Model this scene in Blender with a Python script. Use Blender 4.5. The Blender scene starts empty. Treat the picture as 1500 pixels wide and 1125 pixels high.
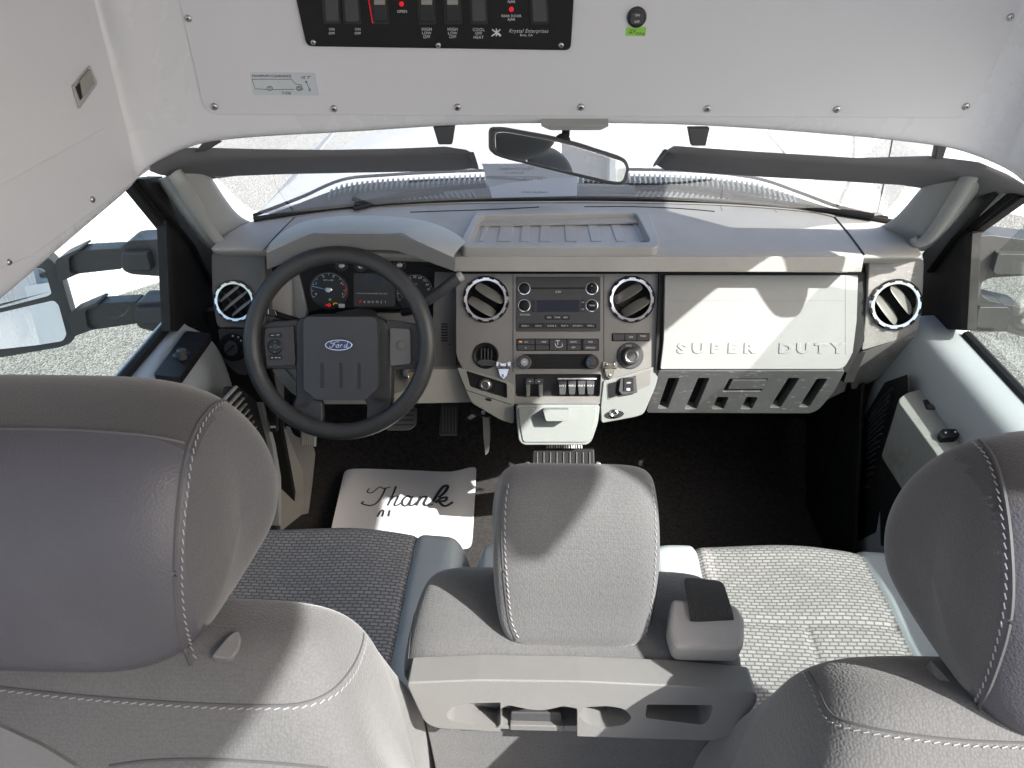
import bpy, bmesh, math, random
from mathutils import Vector, Matrix, Euler
from mathutils.bvhtree import BVHTree
random.seed(7)
S = bpy.context.scene
COL = S.collection
R = math.radians
V = Vector

# ------------------------------------------------------------------ camera
CAM = V((-0.045, 0.0, 1.43)); PITCH = 32.0; YAW = 1.9; FPX = 1168.0
cd = bpy.data.cameras.new('camera'); cam = bpy.data.objects.new('camera', cd); COL.objects.link(cam)
cam.location = CAM; cam.rotation_euler = Euler((R(90-PITCH), 0, R(YAW)), 'XYZ')
cd.sensor_width = 36; cd.lens = 36*FPX/1500.0; cd.clip_start = 0.02; cd.clip_end = 500
S.camera = cam
CR = cam.rotation_euler.to_matrix()
# ------------------------------------------------------------------ world, sun, exposure
SUN = V((-1.0, 0.75, -1.15)).normalized()          # the way the light travels
w = bpy.data.worlds.new('World'); S.world = w; w.use_nodes = True
nt = w.node_tree; bg = nt.nodes['Background']
sk = nt.nodes.new('ShaderNodeTexSky'); sk.sky_type = 'NISHITA'; sk.sun_disc = False
sk.sun_elevation = math.asin(-SUN.z); sk.sun_rotation = math.atan2(-SUN.x, -SUN.y)
sk.altitude = 100; sk.dust_density = 4.0; sk.ozone_density = 0.4
nt.links.new(sk.outputs[0], bg.inputs[0]); bg.inputs[1].default_value = 0.15
ld = bpy.data.lights.new('sun', 'SUN'); lo = bpy.data.objects.new('sun', ld); COL.objects.link(lo)
ld.energy = 4.2; ld.angle = R(0.5); ld.color = (1.0, 0.98, 0.94)
lo.rotation_euler = SUN.to_track_quat('-Z', 'Y').to_euler()
S.view_settings.view_transform = 'Standard'; S.view_settings.look = 'None'
S.view_settings.exposure = 1.35; S.view_settings.gamma = 1.0
S.render.engine = 'CYCLES'
S.cycles.max_bounces = 8; S.cycles.diffuse_bounces = 5; S.cycles.glossy_bounces = 4
S.cycles.transparent_max_bounces = 12; S.cycles.caustics_reflective = False; S.cycles.caustics_refractive = False
S.cycles.use_denoising = True; S.cycles.sample_clamp_indirect = 4.0

# ------------------------------------------------------------------ where things stand: sight lines meet real planes
def ray(px, py): return CR @ V(((px-750)/FPX, -(py-562.5)/FPX, -1.0))
def hitpl(px, py, p0, n):
    d = ray(px, py); return CAM + d*((p0-CAM).dot(n)/d.dot(n))
def PZ(px, py, z): return hitpl(px, py, V((0,0,z)), V((0,0,1)))
def PY(px, py, y): return hitpl(px, py, V((0,y,0)), V((0,1,0)))
def PX(px, py, x): return hitpl(px, py, V((x,0,0)), V((1,0,0)))
class Face:
    """a flat face of the place: p0 on it, n its outward normal"""
    def __init__(s, p0, n):
        s.p0 = V(p0); s.n = V(n).normalized()
        s.u = V((1,0,0)) - s.n*s.n.x; s.u.normalize(); s.v = s.n.cross(s.u)
    def at(s, px, py, h=0.0): return hitpl(px, py, s.p0+s.n*h, s.n)
    def sc(s, px, py, h=0.0):
        return -((s.at(px,py,h)-CAM) @ CR).z/FPX if False else (s.at(px,py,h)-CAM).dot(CR @ V((0,0,-1)))/FPX
def face_y(px, py, y, tilt, yaw=0.0):
    t = R(tilt); a = R(yaw)
    return Face(PY(px,py,y), V((math.sin(a)*math.cos(t), -math.cos(a)*math.cos(t), math.sin(t))))

# ------------------------------------------------------------------ materials
MATS = {}
def srgb(c):
    return tuple(((x/12.92) if x <= .04045 else ((x+.055)/1.055)**2.4) for x in c)
def mat(name, col, rough=.5, metal=0.0, bump=0.0, bscale=600.0, vary=0.06, vscale=6.0, spec=.5, coat=0.0, sheen=0.0, kind='noise'):
    if name in MATS: return MATS[name]
    m = bpy.data.materials.new(name); m.use_nodes = True; MATS[name] = m
    N = m.node_tree.nodes; L = m.node_tree.links; b = N['Principled BSDF']
    b.inputs['Roughness'].default_value = rough; b.inputs['Metallic'].default_value = metal
    b.inputs['Specular IOR Level'].default_value = spec
    b.inputs['Coat Weight'].default_value = coat; b.inputs['Sheen Weight'].default_value = sheen
    tc = N.new('ShaderNodeTexCoord')
    n1 = N.new('ShaderNodeTexNoise'); n1.inputs['Scale'].default_value = vscale; n1.inputs['Detail'].default_value = 6
    n1.inputs['Roughness'].default_value = .62
    L.new(tc.outputs['Object'], n1.inputs['Vector'])
    mx = N.new('ShaderNodeMix'); mx.data_type = 'RGBA'
    mx.inputs[6].default_value = (*[max(0,c*(1-vary)) for c in col], 1); mx.inputs[7].default_value = (*[min(1,c*(1+vary)) for c in col], 1)
    mr = N.new('ShaderNodeMapRange'); mr.inputs['From Min'].default_value = .3; mr.inputs['From Max'].default_value = .7
    L.new(n1.outputs['Fac'], mr.inputs['Value']); L.new(mr.outputs[0], mx.inputs[0])
    out = mx.outputs[2]
    if bump:
        if kind in ('voronoi','knit'):
            t = N.new('ShaderNodeTexVoronoi'); t.inputs['Scale'].default_value = bscale; h = t.outputs['Distance']
            if kind == 'knit':
                t.inputs['Randomness'].default_value = .7
                m2 = N.new('ShaderNodeMix'); m2.data_type = 'RGBA'; m2.blend_type = 'MULTIPLY'; m2.inputs[0].default_value = .35
                q = N.new('ShaderNodeMapRange'); q.inputs[1].default_value = .1; q.inputs[2].default_value = .7; q.inputs[3].default_value = 1.0; q.inputs[4].default_value = .45
                L.new(h, q.inputs[0]); L.new(out, m2.inputs[6]); L.new(q.outputs[0], m2.inputs[7]); out = m2.outputs[2]
        elif kind == 'weave':
            # woven cloth: crossing threads
            mp = N.new('ShaderNodeSeparateXYZ'); L.new(tc.outputs['Object'], mp.inputs[0])
            def sn(sock, k, ph=0):
                a = N.new('ShaderNodeMath'); a.operation = 'MULTIPLY_ADD'; L.new(sock, a.inputs[0]); a.inputs[1].default_value = k; a.inputs[2].default_value = ph
                s_ = N.new('ShaderNodeMath'); s_.operation = 'SINE'; L.new(a.outputs[0], s_.inputs[0]); return s_.outputs[0]
            yz = N.new('ShaderNodeMath'); yz.operation = 'SUBTRACT'; L.new(mp.outputs[1], yz.inputs[0]); L.new(mp.outputs[2], yz.inputs[1])
            pr = N.new('ShaderNodeMath'); pr.operation = 'MULTIPLY'; L.new(sn(mp.outputs[0], bscale), pr.inputs[0]); L.new(sn(yz.outputs[0], bscale*.8), pr.inputs[1])
            ad = N.new('ShaderNodeMath'); ad.operation = 'MULTIPLY_ADD'; L.new(pr.outputs[0], ad.inputs[0]); ad.inputs[1].default_value = .5; ad.inputs[2].default_value = .5
            h = ad.outputs[0]
            m2 = N.new('ShaderNodeMix'); m2.data_type = 'RGBA'; m2.blend_type = 'MULTIPLY'; m2.inputs[0].default_value = .22
            L.new(out, m2.inputs[6]); L.new(h, m2.inputs[7]); out = m2.outputs[2]
        else:
            t = N.new('ShaderNodeTexNoise'); t.inputs['Scale'].default_value = bscale; t.inputs['Detail'].default_value = 3; h = t.outputs['Fac']
        if kind != 'weave': L.new(tc.outputs['Object'], t.inputs['Vector'])
        bp = N.new('ShaderNodeBump'); bp.inputs['Strength'].default_value = bump; bp.inputs['Distance'].default_value = .0015
        L.new(h, bp.inputs['Height']); L.new(bp.outputs[0], b.inputs['Normal'])
    L.new(out, b.inputs['Base Color'])
    if vary and metal < .9 and rough > .2:      # uneven sheen from handling and dust
        n3 = N.new('ShaderNodeTexNoise'); n3.inputs['Scale'].default_value = 4.5; n3.inputs['Detail'].default_value = 9; n3.inputs['Roughness'].default_value = .7; n3.inputs['Distortion'].default_value = .6
        L.new(tc.outputs['Object'], n3.inputs['Vector'])
        r3 = N.new('ShaderNodeMapRange'); r3.inputs[1].default_value = .35; r3.inputs[2].default_value = .65; r3.inputs[3].default_value = max(.05, rough-.11); r3.inputs[4].default_value = min(1, rough+.11)
        L.new(n3.outputs['Fac'], r3.inputs[0]); L.new(r3.outputs[0], b.inputs['Roughness'])
    return m
def M(n): return MATS[n]
mat('gelcoat', (.70,.70,.735), .28, bump=.04, bscale=30, vary=.02, vscale=2, coat=.3)
mat('gelcoat_panel', (.68,.68,.715), .42, bump=.12, bscale=420, vary=.02, vscale=3)
mat('seam', (.25,.25,.26), .6)
mat('dash_grey', (.40,.387,.365), .62, bump=.35, bscale=700, vary=.07, vscale=9)
mat('dash_dark', (.15,.149,.148), .6, bump=.35, bscale=700, vary=.08)
mat('dash_beige', (.42,.42,.38), .6, bump=.3, bscale=700)
mat('tray_light', (.25,.27,.26), .55, bump=.25, bscale=700)
mat('fascia', (.25,.243,.23), .42, metal=.35, bump=.1, bscale=900, vary=.05)
mat('black_plastic', (.018,.018,.02), .4, bump=.2, bscale=500)
mat('black_satin', (.012,.012,.013), .5, bump=.2, bscale=500, spec=.25)
mat('charcoal', (.055,.056,.06), .5, bump=.25, bscale=600)
mat('deep_black', (.006,.006,.006), .7)
mat('wheel_rubber', (.045,.046,.048), .42, bump=.2, bscale=450, vary=.15)
mat('hub_plastic', (.062,.065,.072), .52, bump=.3, bscale=600)
mat('chrome', (.62,.62,.63), .14, metal=1.0, vary=.02)
mat('steel', (.55,.54,.52), .3, metal=1.0, vary=.1, vscale=80)
mat('mirror', (.9,.92,.93), .01, metal=1.0, vary=0)
mat('glove_grey', (.29,.295,.295), .55, bump=.25, bscale=600, vary=.05)
mat('print_white', (.75,.75,.75), .6)
mat('print_dark', (.04,.04,.05), .6)
mat('paper', (.82,.82,.84), .7, bump=.05, bscale=60, vary=.01)
mat('vinyl_blue', (.37,.41,.425), .5, bump=.25, bscale=500, kind='voronoi', vary=.05)
mat('fabric', (.118,.119,.121), .9, bump=.35, bscale=420, kind='knit', sheen=.3, vary=.06)
mat('fabric_dark', (.080,.079,.083), .92, bump=.25, bscale=650, kind='knit', sheen=.3, vary=.08)
mat('fabric_band', (.055,.052,.055), .92, bump=.25, bscale=650, kind='knit', sheen=.3, vary=.1)
mat('leather', (.070,.070,.084), .5, bump=.22, bscale=520, kind='voronoi', vary=.10)
mat('stitch', (.30,.30,.31), .8)
mat('piping', (.07,.07,.075), .7)
mat('trim_grey', (.36,.365,.36), .5, bump=.2, bscale=600)
mat('trim_warm', (.30,.29,.265), .5, bump=.3, bscale=500)
mat('door_vinyl', (.36,.39,.40), .5, bump=.2, bscale=500, vary=.04)
mat('visor', (.155,.15,.16), .8, bump=.3, bscale=900)
mat('belt', (.035,.034,.032), .7, bump=.7, bscale=2600, kind='weave')
mat('mirror_body', (.052,.053,.053), .45, bump=.3, bscale=500, vary=.15)
mat('white_paint', (.85,.85,.84), .5, coat=.1, vary=.01)
mat('ford_blue', (.015,.035,.16), .3, coat=.5)
mat('green_tape', (.28,.62,.08), .6)
mat('label_film', (.55,.60,.64), .35, vary=.02)
mat('brass', (.6,.42,.16), .35, metal=1.0)
mat('cowl', (.09,.10,.105), .6, bump=.3, bscale=300, vary=.2)
mat('orange_print', (.9,.45,.02), .6); mat('blue_print', (.1,.3,.8), .6); mat('red_print', (.7,.02,.02), .5)
def emit(name, col, st):
    m = bpy.data.materials.new(name); m.use_nodes = True; MATS[name] = m
    b = m.node_tree.nodes['Principled BSDF']; b.inputs['Base Color'].default_value = (*col,1)
    b.inputs['Emission Color'].default_value = (*col,1); b.inputs['Emission Strength'].default_value = st
emit('lamp_red', (.8,.01,.02), .12); emit('lamp_green', (.03,.45,.1), .08); emit('lamp_amber', (.8,.35,.03), .15)
def glass(name, tint, gl=.06):
    m = bpy.data.materials.new(name); m.use_nodes = True; MATS[name] = m
    N = m.node_tree.nodes; L = m.node_tree.links; N.remove(N['Principled BSDF'])
    t = N.new('ShaderNodeBsdfTransparent'); t.inputs[0].default_value = (*tint,1)
    g = N.new('ShaderNodeBsdfGlossy'); g.inputs['Roughness'].default_value = .02
    f = N.new('ShaderNodeFresnel'); f.inputs[0].default_value = 1.45
    mx = N.new('ShaderNodeMixShader'); mu = N.new('ShaderNodeMath'); mu.operation = 'MULTIPLY'; mu.inputs[1].default_value = gl*12
    L.new(f.outputs[0], mu.inputs[0]); L.new(mu.outputs[0], mx.inputs[0]); L.new(t.outputs[0], mx.inputs[1]); L.new(g.outputs[0], mx.inputs[2])
    L.new(mx.outputs[0], N['Material Output'].inputs[0])
glass('windshield_glass', (.95,.97,.96), .05); glass('side_glass', (.80,.86,.84), .02)
# scuffed knee bolster: pale scratches and dirt on grey plastic
def scuffed(name, base, dirt, scr):
    m = mat(name, base, .45, bump=.3, bscale=600, vary=.1)
    N = m.node_tree.nodes; L = m.node_tree.links; b = N['Principled BSDF']
    src = b.inputs['Base Color'].links[0].from_socket
    tc = N.new('ShaderNodeTexCoord')
    n = N.new('ShaderNodeTexNoise'); n.inputs['Scale'].default_value = 14; n.inputs['Detail'].default_value = 12; n.inputs['Roughness'].default_value = .8
    L.new(tc.outputs['Object'], n.inputs[0])
    mr = N.new('ShaderNodeMapRange'); mr.inputs[1].default_value = .52; mr.inputs[2].default_value = .72; L.new(n.outputs[0], mr.inputs[0])
    mx = N.new('ShaderNodeMix'); mx.data_type = 'RGBA'; L.new(mr.outputs[0], mx.inputs[0]); L.new(src, mx.inputs[6]); mx.inputs[7].default_value = (*dirt,1)
    mp = N.new('ShaderNodeMapping'); mp.inputs['Scale'].default_value = (9, 60, 60); mp.inputs['Rotation'].default_value = (0,.5,.3); L.new(tc.outputs['Object'], mp.inputs[0])
    n2 = N.new('ShaderNodeTexNoise'); n2.inputs['Scale'].default_value = 5; n2.inputs['Detail'].default_value = 8; L.new(mp.outputs[0], n2.inputs[0])
    m2 = N.new('ShaderNodeMapRange'); m2.inputs[1].default_value = .64; m2.inputs[2].default_value = .7; L.new(n2.outputs[0], m2.inputs[0])
    x2 = N.new('ShaderNodeMix'); x2.data_type = 'RGBA'; L.new(m2.outputs[0], x2.inputs[0]); L.new(mx.outputs[2], x2.inputs[6]); x2.inputs[7].default_value = (*scr,1)
    L.new(x2.outputs[2], b.inputs['Base Color'])
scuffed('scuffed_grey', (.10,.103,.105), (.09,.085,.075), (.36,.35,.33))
scuffed('scuffed_fascia', (.27,.26,.25), (.17,.15,.13), (.42,.41,.38))
scuffed('scuffed_trim', (.25,.255,.24), (.13,.125,.09), (.38,.38,.34))
# carpet
def carpet(name, c):
    m = mat(name, c, .95, bump=1.0, bscale=260, vary=.5, vscale=90, spec=.1, sheen=.2)
carpet('carpet', (.035,.031,.029))
# patterned seat cloth: pale dashes woven in offset rows on dark cloth
m = mat('seat_pattern', (.08,.08,.085), .9, bump=.3, bscale=900, vary=.1)
N = m.node_tree.nodes; L = m.node_tree.links; b = N['Principled BSDF']
tc = N.new('ShaderNodeTexCoord'); br = N.new('ShaderNodeTexBrick'); br.offset = .5
ns = N.new('ShaderNodeTexNoise'); ns.inputs['Scale'].default_value = 60; L.new(tc.outputs['Object'], ns.inputs[0])
vm = N.new('ShaderNodeVectorMath'); vm.operation = 'MULTIPLY_ADD'; vm.inputs[1].default_value = (.0012,.0012,0); L.new(ns.outputs['Color'], vm.inputs[0]); L.new(tc.outputs['Object'], vm.inputs[2])
L.new(vm.outputs[0], br.inputs[0]); br.inputs['Scale'].default_value = 1.0
br.inputs['Brick Width'].default_value = .0145; br.inputs['Row Height'].default_value = .0074; br.inputs['Mortar Size'].default_value = .0018; br.inputs['Mortar Smooth'].default_value = .6
br.inputs['Color1'].default_value = (.37,.365,.36,1); br.inputs['Color2'].default_value = (.29,.285,.28,1); br.inputs['Mortar'].default_value = (.14,.137,.135,1)
L.new(br.outputs[0], b.inputs['Base Color'])
# ground: speckled aggregate
def gravel(name, dark, light, sc):
    m = bpy.data.materials.new(name); m.use_nodes = True; MATS[name] = m
    N = m.node_tree.nodes; L = m.node_tree.links; b = N['Principled BSDF']; b.inputs['Roughness'].default_value = .9
    tc = N.new('ShaderNodeTexCoord'); v = N.new('ShaderNodeTexVoronoi'); v.inputs['Scale'].default_value = sc; L.new(tc.outputs['Object'], v.inputs[0])
    n = N.new('ShaderNodeTexNoise'); n.inputs['Scale'].default_value = .9; n.inputs['Detail'].default_value = 8; L.new(tc.outputs['Object'], n.inputs[0])
    cr = N.new('ShaderNodeValToRGB'); cr.color_ramp.elements[0].color = (*dark,1); cr.color_ramp.elements[1].color = (*light,1)
    cr.color_ramp.elements[0].position = .1; cr.color_ramp.elements[1].position = .85
    sp = N.new('ShaderNodeSeparateColor'); L.new(v.outputs['Color'], sp.inputs[0])
    a = N.new('ShaderNodeMath'); a.operation = 'MULTIPLY_ADD'; a.inputs[1].default_value = .7; L.new(sp.outputs[0], a.inputs[0])
    c = N.new('ShaderNodeMath'); c.operation = 'MULTIPLY'; c.inputs[1].default_value = .35; L.new(n.outputs[0], c.inputs[0]); L.new(c.outputs[0], a.inputs[2])
    L.new(a.outputs[0], cr.inputs[0]); L.new(cr.outputs[0], b.inputs['Base Color'])
    bp = N.new('ShaderNodeBump'); bp.inputs['Strength'].default_value = .8; bp.inputs['Distance'].default_value = .01; L.new(v.outputs['Distance'], bp.inputs['Height']); L.new(bp.outputs[0], b.inputs['Normal'])
gravel('pale_aggregate', (.38,.37,.35), (.72,.70,.66), 70)
gravel('asphalt_aggregate', (.07,.07,.065), (.27,.27,.245), 95)

# ------------------------------------------------------------------ objects
def link(o): COL.objects.link(o); return o
def thing(name, label, cat, loc, group=None):
    o = link(bpy.data.objects.new(name, None)); o.location = loc; o.empty_display_size = .05
    o['label'] = label; o['category'] = cat
    if group: o['group'] = group
    return o
def adopt(o, parent):
    if parent is None: return o
    o.parent = parent
    if parent.type == 'EMPTY': o.matrix_parent_inverse = Matrix.Translation(parent.location).inverted()
    else: o.matrix_parent_inverse = parent_world(parent).inverted()
    return o
def parent_world(o):
    m = o.matrix_basis.copy()
    if o.parent: m = parent_world(o.parent) @ o.matrix_parent_inverse @ m
    return m
def tag(o, label, cat, group=None):
    o['label'] = label; o['category'] = cat
    if group: o['group'] = group
    return o
def make(name, bm, material, parent=None, smooth=True, angle=35, bev=0.0, seg=2, sub=0, solid=0.0, off=-1.0):
    bmesh.ops.recalc_face_normals(bm, faces=bm.faces[:]) if solid == 0 else None
    me = bpy.data.meshes.new(name); bm.to_mesh(me); bm.free()
    return finish(name, me, material, parent, smooth, angle, bev, seg, sub, solid, off)
def finish(name, me, material, parent=None, smooth=True, angle=35, bev=0.0, seg=2, sub=0, solid=0.0, off=-1.0):
    if isinstance(material, str): material = M(material)
    if not me.materials: me.materials.append(material)
    o = link(bpy.data.objects.new(name, me))
    if smooth:
        me.polygons.foreach_set('use_smooth', [True]*len(me.polygons))
        if not sub: me.set_sharp_from_angle(angle=R(angle))
    if solid:
        md = o.modifiers.new('solid', 'SOLIDIFY'); md.thickness = solid; md.offset = off
    if bev:
        md = o.modifiers.new('bevel', 'BEVEL'); md.width = bev; md.segments = seg; md.limit_method = 'ANGLE'; md.angle_limit = R(30); md.harden_normals = False
        me.polygons.foreach_set('use_smooth', [True]*len(me.polygons)); 
        for e in me.edges: e.use_edge_sharp = False
        ws = o.modifiers.new('wn', 'WEIGHTED_NORMAL'); ws.keep_sharp = True; ws.weight = 80
    if sub:
        md = o.modifiers.new('sub', 'SUBSURF'); md.levels = sub; md.render_levels = sub
    adopt(o, parent)
    return o
def structure(o): o['kind'] = 'structure'; return o
def inst(name, me, m, parent):
    o = link(bpy.data.objects.new(name, me)); o.matrix_basis = m; adopt(o, parent); return o
def frame_matrix(p, n, u=None):
    n = V(n).normalized(); u = V(u) if u is not None else V((1,0,0))
    u = (u - n*u.dot(n)).normalized(); v = n.cross(u)
    m = Matrix((u, v, n)).transposed().to_4x4(); m.translation = p; return m

def prism_bm(front, n, thick, bm=None):
    bm = bm or bmesh.new()
    a = [bm.verts.new(p) for p in front]; b_ = [bm.verts.new(p - n*thick) for p in front]
    bm.faces.new(a); bm.faces.new(b_[::-1])
    k = len(a)
    for i in range(k): bm.faces.new((a[i], b_[i], b_[(i+1)%k], a[(i+1)%k]))
    return bm
def plate(name, F, px, h1, h0, material, parent=None, bev=.002, seg=2, **k):
    """a slab whose front outline lies h1 above face F and whose back lies at h0"""
    pts = [F.at(x, y, h1) for x, y in px]
    return make(name, prism_bm(pts, F.n, h1-h0), material, parent, bev=bev, seg=seg, **k)
def rnd(pts, r, n=4):
    """round the corners of a pixel polygon"""
    out = []; k = len(pts)
    rr_ = r if isinstance(r, (list, tuple)) else [r]*k
    for i in range(k):
        p = V(pts[i]).to_2d() if len(pts[i])==3 else V((*pts[i],)); a = V(pts[i-1]); b = V(pts[(i+1)%k])
        da = (a-p); db = (b-p); q = min(rr_[i], da.length*.48, db.length*.48)
        if q < .3: out.append((p.x, p.y)); continue
        A = p + da.normalized()*q; B = p + db.normalized()*q
        for j in range(n+1):
            t = j/n; c = A*(1-t)**2 + p*2*t*(1-t) + B*t*t; out.append((c.x, c.y))
    return out
def rect(x0, y0, x1, y1, r=0, n=4):
    pts = [(x0,y0),(x1,y0),(x1,y1),(x0,y1)]
    return rnd(pts, r, n) if r else pts
def ell(cx, cy, rx, ry=None, n=28, rot=0):
    ry = ry or rx; c, s = math.cos(rot), math.sin(rot)
    return [(cx+rx*math.cos(t)*c-ry*math.sin(t)*s, cy+rx*math.cos(t)*s+ry*math.sin(t)*c) for t in [2*math.pi*i/n for i in range(n)]]
def lathe(name, prof, p, n, material, parent=None, seg=32, bev=0, angle=35, **k):
    """prof: (radius, height along n) in metres"""
    m = frame_matrix(p, n); bm = bmesh.new(); rings = []
    for r, h in prof:
        if r < 1e-6: rings.append([bm.verts.new(m @ V((0,0,h)))]); continue
        rings.append([bm.verts.new(m @ V((r*math.cos(2*math.pi*i/seg), r*math.sin(2*math.pi*i/seg), h))) for i in range(seg)])
    for a, b_ in zip(rings, rings[1:]):
        for i in range(seg):
            j = (i+1)%seg
            if len(a) == 1 and len(b_) == 1: continue
            if len(a) == 1: bm.faces.new((a[0], b_[i], b_[j]))
            elif len(b_) == 1: bm.faces.new((a[i], b_[0], a[j]))
            else: bm.faces.new((a[i], b_[i], b_[j], a[j]))
    return make(name, bm, material, parent, bev=bev, angle=angle, **k)
def knob(name, F, cx, cy, rpx, h1, h0, material, parent=None, taper=.88, seg=28, dish=0.0, **k):
    s = F.sc(cx, cy, h1); r = rpx*s; e = min(.0015, r*.2)
    prof = [(r, h0-h1), (r, -(h1-h0)*.85), (r*taper+e, -e), (r*taper-.0, -e*.3), (r*taper-e, 0), (r*taper*.6, -dish*.6), (0, -dish)]
    return lathe(name, prof, F.at(cx, cy, h1), F.n, material, parent, seg=seg, **k)
def sweep_bm(path, rad, seg=10, bm=None, closed=False, flat=None):
    """tube through path; rad number or list; flat=(sx,sy) squashes the section"""
    bm = bm or bmesh.new(); k = len(path); rings = []
    up = V((0,0,1))
    for i in range(k):
        a = path[(i-1)%k] if (closed or i) else path[0]; b_ = path[(i+1)%k] if (closed or i < k-1) else path[-1]
        t = (b_-a).normalized()
        if abs(t.dot(up)) > .95: up = V((0,1,0))
        u = t.cross(up).normalized(); v = u.cross(t).normalized()
        r = rad[i] if isinstance(rad, (list,tuple)) else rad
        fx, fy = flat or (1,1)
        rings.append([bm.verts.new(path[i]+u*(math.cos(2*math.pi*j/seg)*r*fx)+v*(math.sin(2*math.pi*j/seg)*r*fy)) for j in range(seg)])
    prs = list(zip(rings, rings[1:])) + ([(rings[-1], rings[0])] if closed else [])
    for a, b_ in prs:
        for j in range(seg): bm.faces.new((a[j], a[(j+1)%seg], b_[(j+1)%seg], b_[j]))
    if not closed: bm.faces.new(rings[0][::-1]); bm.faces.new(rings[-1])
    return bm
def tube(name, path, rad, material, parent=None, seg=10, closed=False, flat=None, **k):
    return make(name, sweep_bm(path, rad, seg, None, closed, flat), material, parent, **k)
def smooth_path(pts, n=6, closed=False):
    out = []; k = len(pts); m = k if closed else k-1
    for i in range(m):
        p0 = pts[(i-1)%k] if (closed or i) else pts[0]; p1 = pts[i]; p2 = pts[(i+1)%k]; p3 = pts[(i+2)%k] if (closed or i < k-2) else pts[-1]
        for j in range(n):
            t = j/n; out.append(p1*.5*2 + (p2-p0)*.5*t + (p0*2-p1*5+p2*4-p3)*.5*t*t + (p1*3-p0-p2*3+p3)*.5*t**3)
    if not closed: out.append(pts[-1])
    return out
def grid_bm(rows, wrap=False):
    bm = bmesh.new(); vs = [[bm.verts.new(p) for p in r] for r in rows]
    for a, b_ in zip(vs, vs[1:]):
        n = len(a)
        for i in range(n if wrap else n-1): bm.faces.new((a[i], a[(i+1)%n], b_[(i+1)%n], b_[i]))
    return bm
def patch(name, rows, material, parent=None, thick=.004, sub=2, flip=False, **k):
    if flip: rows = [r[::-1] for r in rows]
    return make(name, grid_bm(rows), material, parent, solid=thick, sub=sub, **k)
def box_bm(p, ax, half, bm=None):
    """ax: 3 unit axes, half sizes"""
    bm = bm or bmesh.new(); vs = []
    for k in range(8):
        vs.append(bm.verts.new(p + ax[0]*(half[0]*(1 if k&1 else -1)) + ax[1]*(half[1]*(1 if k&2 else -1)) + ax[2]*(half[2]*(1 if k&4 else -1))))
    for f in ((0,1,3,2),(4,6,7,5),(0,4,5,1),(2,3,7,6),(0,2,6,4),(1,5,7,3)): bm.faces.new([vs[i] for i in f])
    return bm
def box(name, p, ax, half, material, parent=None, bev=.002, **k):
    return make(name, box_bm(p, ax, half), material, parent, bev=bev, **k)
AX = (V((1,0,0)), V((0,1,0)), V((0,0,1)))
def bar(name, a, b_, wd, th, n, material, parent=None, bev=.001, **k):
    """flat bar from a to b_, width wd across, thickness th along n"""
    t = (b_-a); l = t.length; t.normalize(); n = (V(n)-t*V(n).dot(t)).normalized()
    return box(name, (a+b_)/2, (t, n.cross(t), n), (l/2, wd/2, th/2), material, parent, bev, **k)
def carve(o, cutters, keep=False):
    """cut real holes and recesses, then drop the cutters"""
    mods = []
    bevs = [] if keep else [(m.width, m.segments) for m in o.modifiers if m.type == 'BEVEL']
    for m in list(o.modifiers):
        if not keep and m.type in ('BEVEL','WEIGHTED_NORMAL'): o.modifiers.remove(m)
    for c in cutters:
        md = o.modifiers.new('cut', 'BOOLEAN'); md.object = c; md.operation = 'DIFFERENCE'; md.solver = 'EXACT'
    dg = bpy.context.evaluated_depsgraph_get(); me = bpy.data.meshes.new_from_object(o.evaluated_get(dg))
    o.modifiers.clear(); old = o.data; o.data = me
    for c in cutters: bpy.data.objects.remove(c, do_unlink=True)
    for p in me.polygons: p.use_smooth = True
    me.set_sharp_from_angle(angle=R(32))
    if bevs:
        md = o.modifiers.new('bevel','BEVEL'); md.width = bevs[0][0]; md.segments = bevs[0][1]; md.limit_method='ANGLE'; md.angle_limit = R(40)
        for e in me.edges: e.use_edge_sharp = False
        o.modifiers.new('wn','WEIGHTED_NORMAL')
    return o
def text(name, s, F, px, py, hpx, material, parent=None, sx=1.0, ext=.0004, h=.001, align='CENTER', shear=0.0, ang=0.0, space=1.0, mirror=False, bev=0.0, offs=0.0):
    """lettering of cap height hpx standing h above face F, centred at px,py"""
    cu = bpy.data.curves.new('t', 'FONT'); cu.body = s; cu.align_x = align; cu.align_y = 'CENTER'; cu.shear = shear
    cu.space_character = space; cu.space_line = .85; cu.resolution_u = 2; cu.offset = offs
    k = F.sc(px, py)*hpx/.7; cu.size = 1.0; cu.extrude = ext/k; cu.bevel_depth = bev/k
    t = bpy.data.objects.new('t', cu); COL.objects.link(t)
    dg = bpy.context.evaluated_depsgraph_get(); me = bpy.data.meshes.new_from_object(t.evaluated_get(dg))
    bpy.data.objects.remove(t, do_unlink=True)
    c, s_ = math.cos(ang), math.sin(ang)
    u = F.u*c + F.v*s_; v = F.n.cross(u)
    m = Matrix((u, v, F.n)).transposed().to_4x4(); m.translation = F.at(px, py, h)
    m = m @ Matrix.Diagonal((k*sx*(-1 if mirror else 1), k, k, 1)); me.transform(m)
    if mirror: me.flip_normals()
    return finish(name, me, material, parent, smooth=False)
def strokes(name, F, lines, wpx, material, parent=None, h=.001, seg=5, smooth=True, n=6, hit=None):
    bm = bmesh.new()
    for ln in lines:
        pts = [F.at(x, y, h) if hit is None else hit(x, y, h) for x, y in ln]
        if smooth and len(pts) > 2: pts = smooth_path(pts, n)
        s = F.sc(*ln[0])*wpx/2
        # flat ribbons with a little body
        sweep_bm(pts, s, seg, bm, flat=(1,1))
    return make(name, bm, material, parent)
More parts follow.
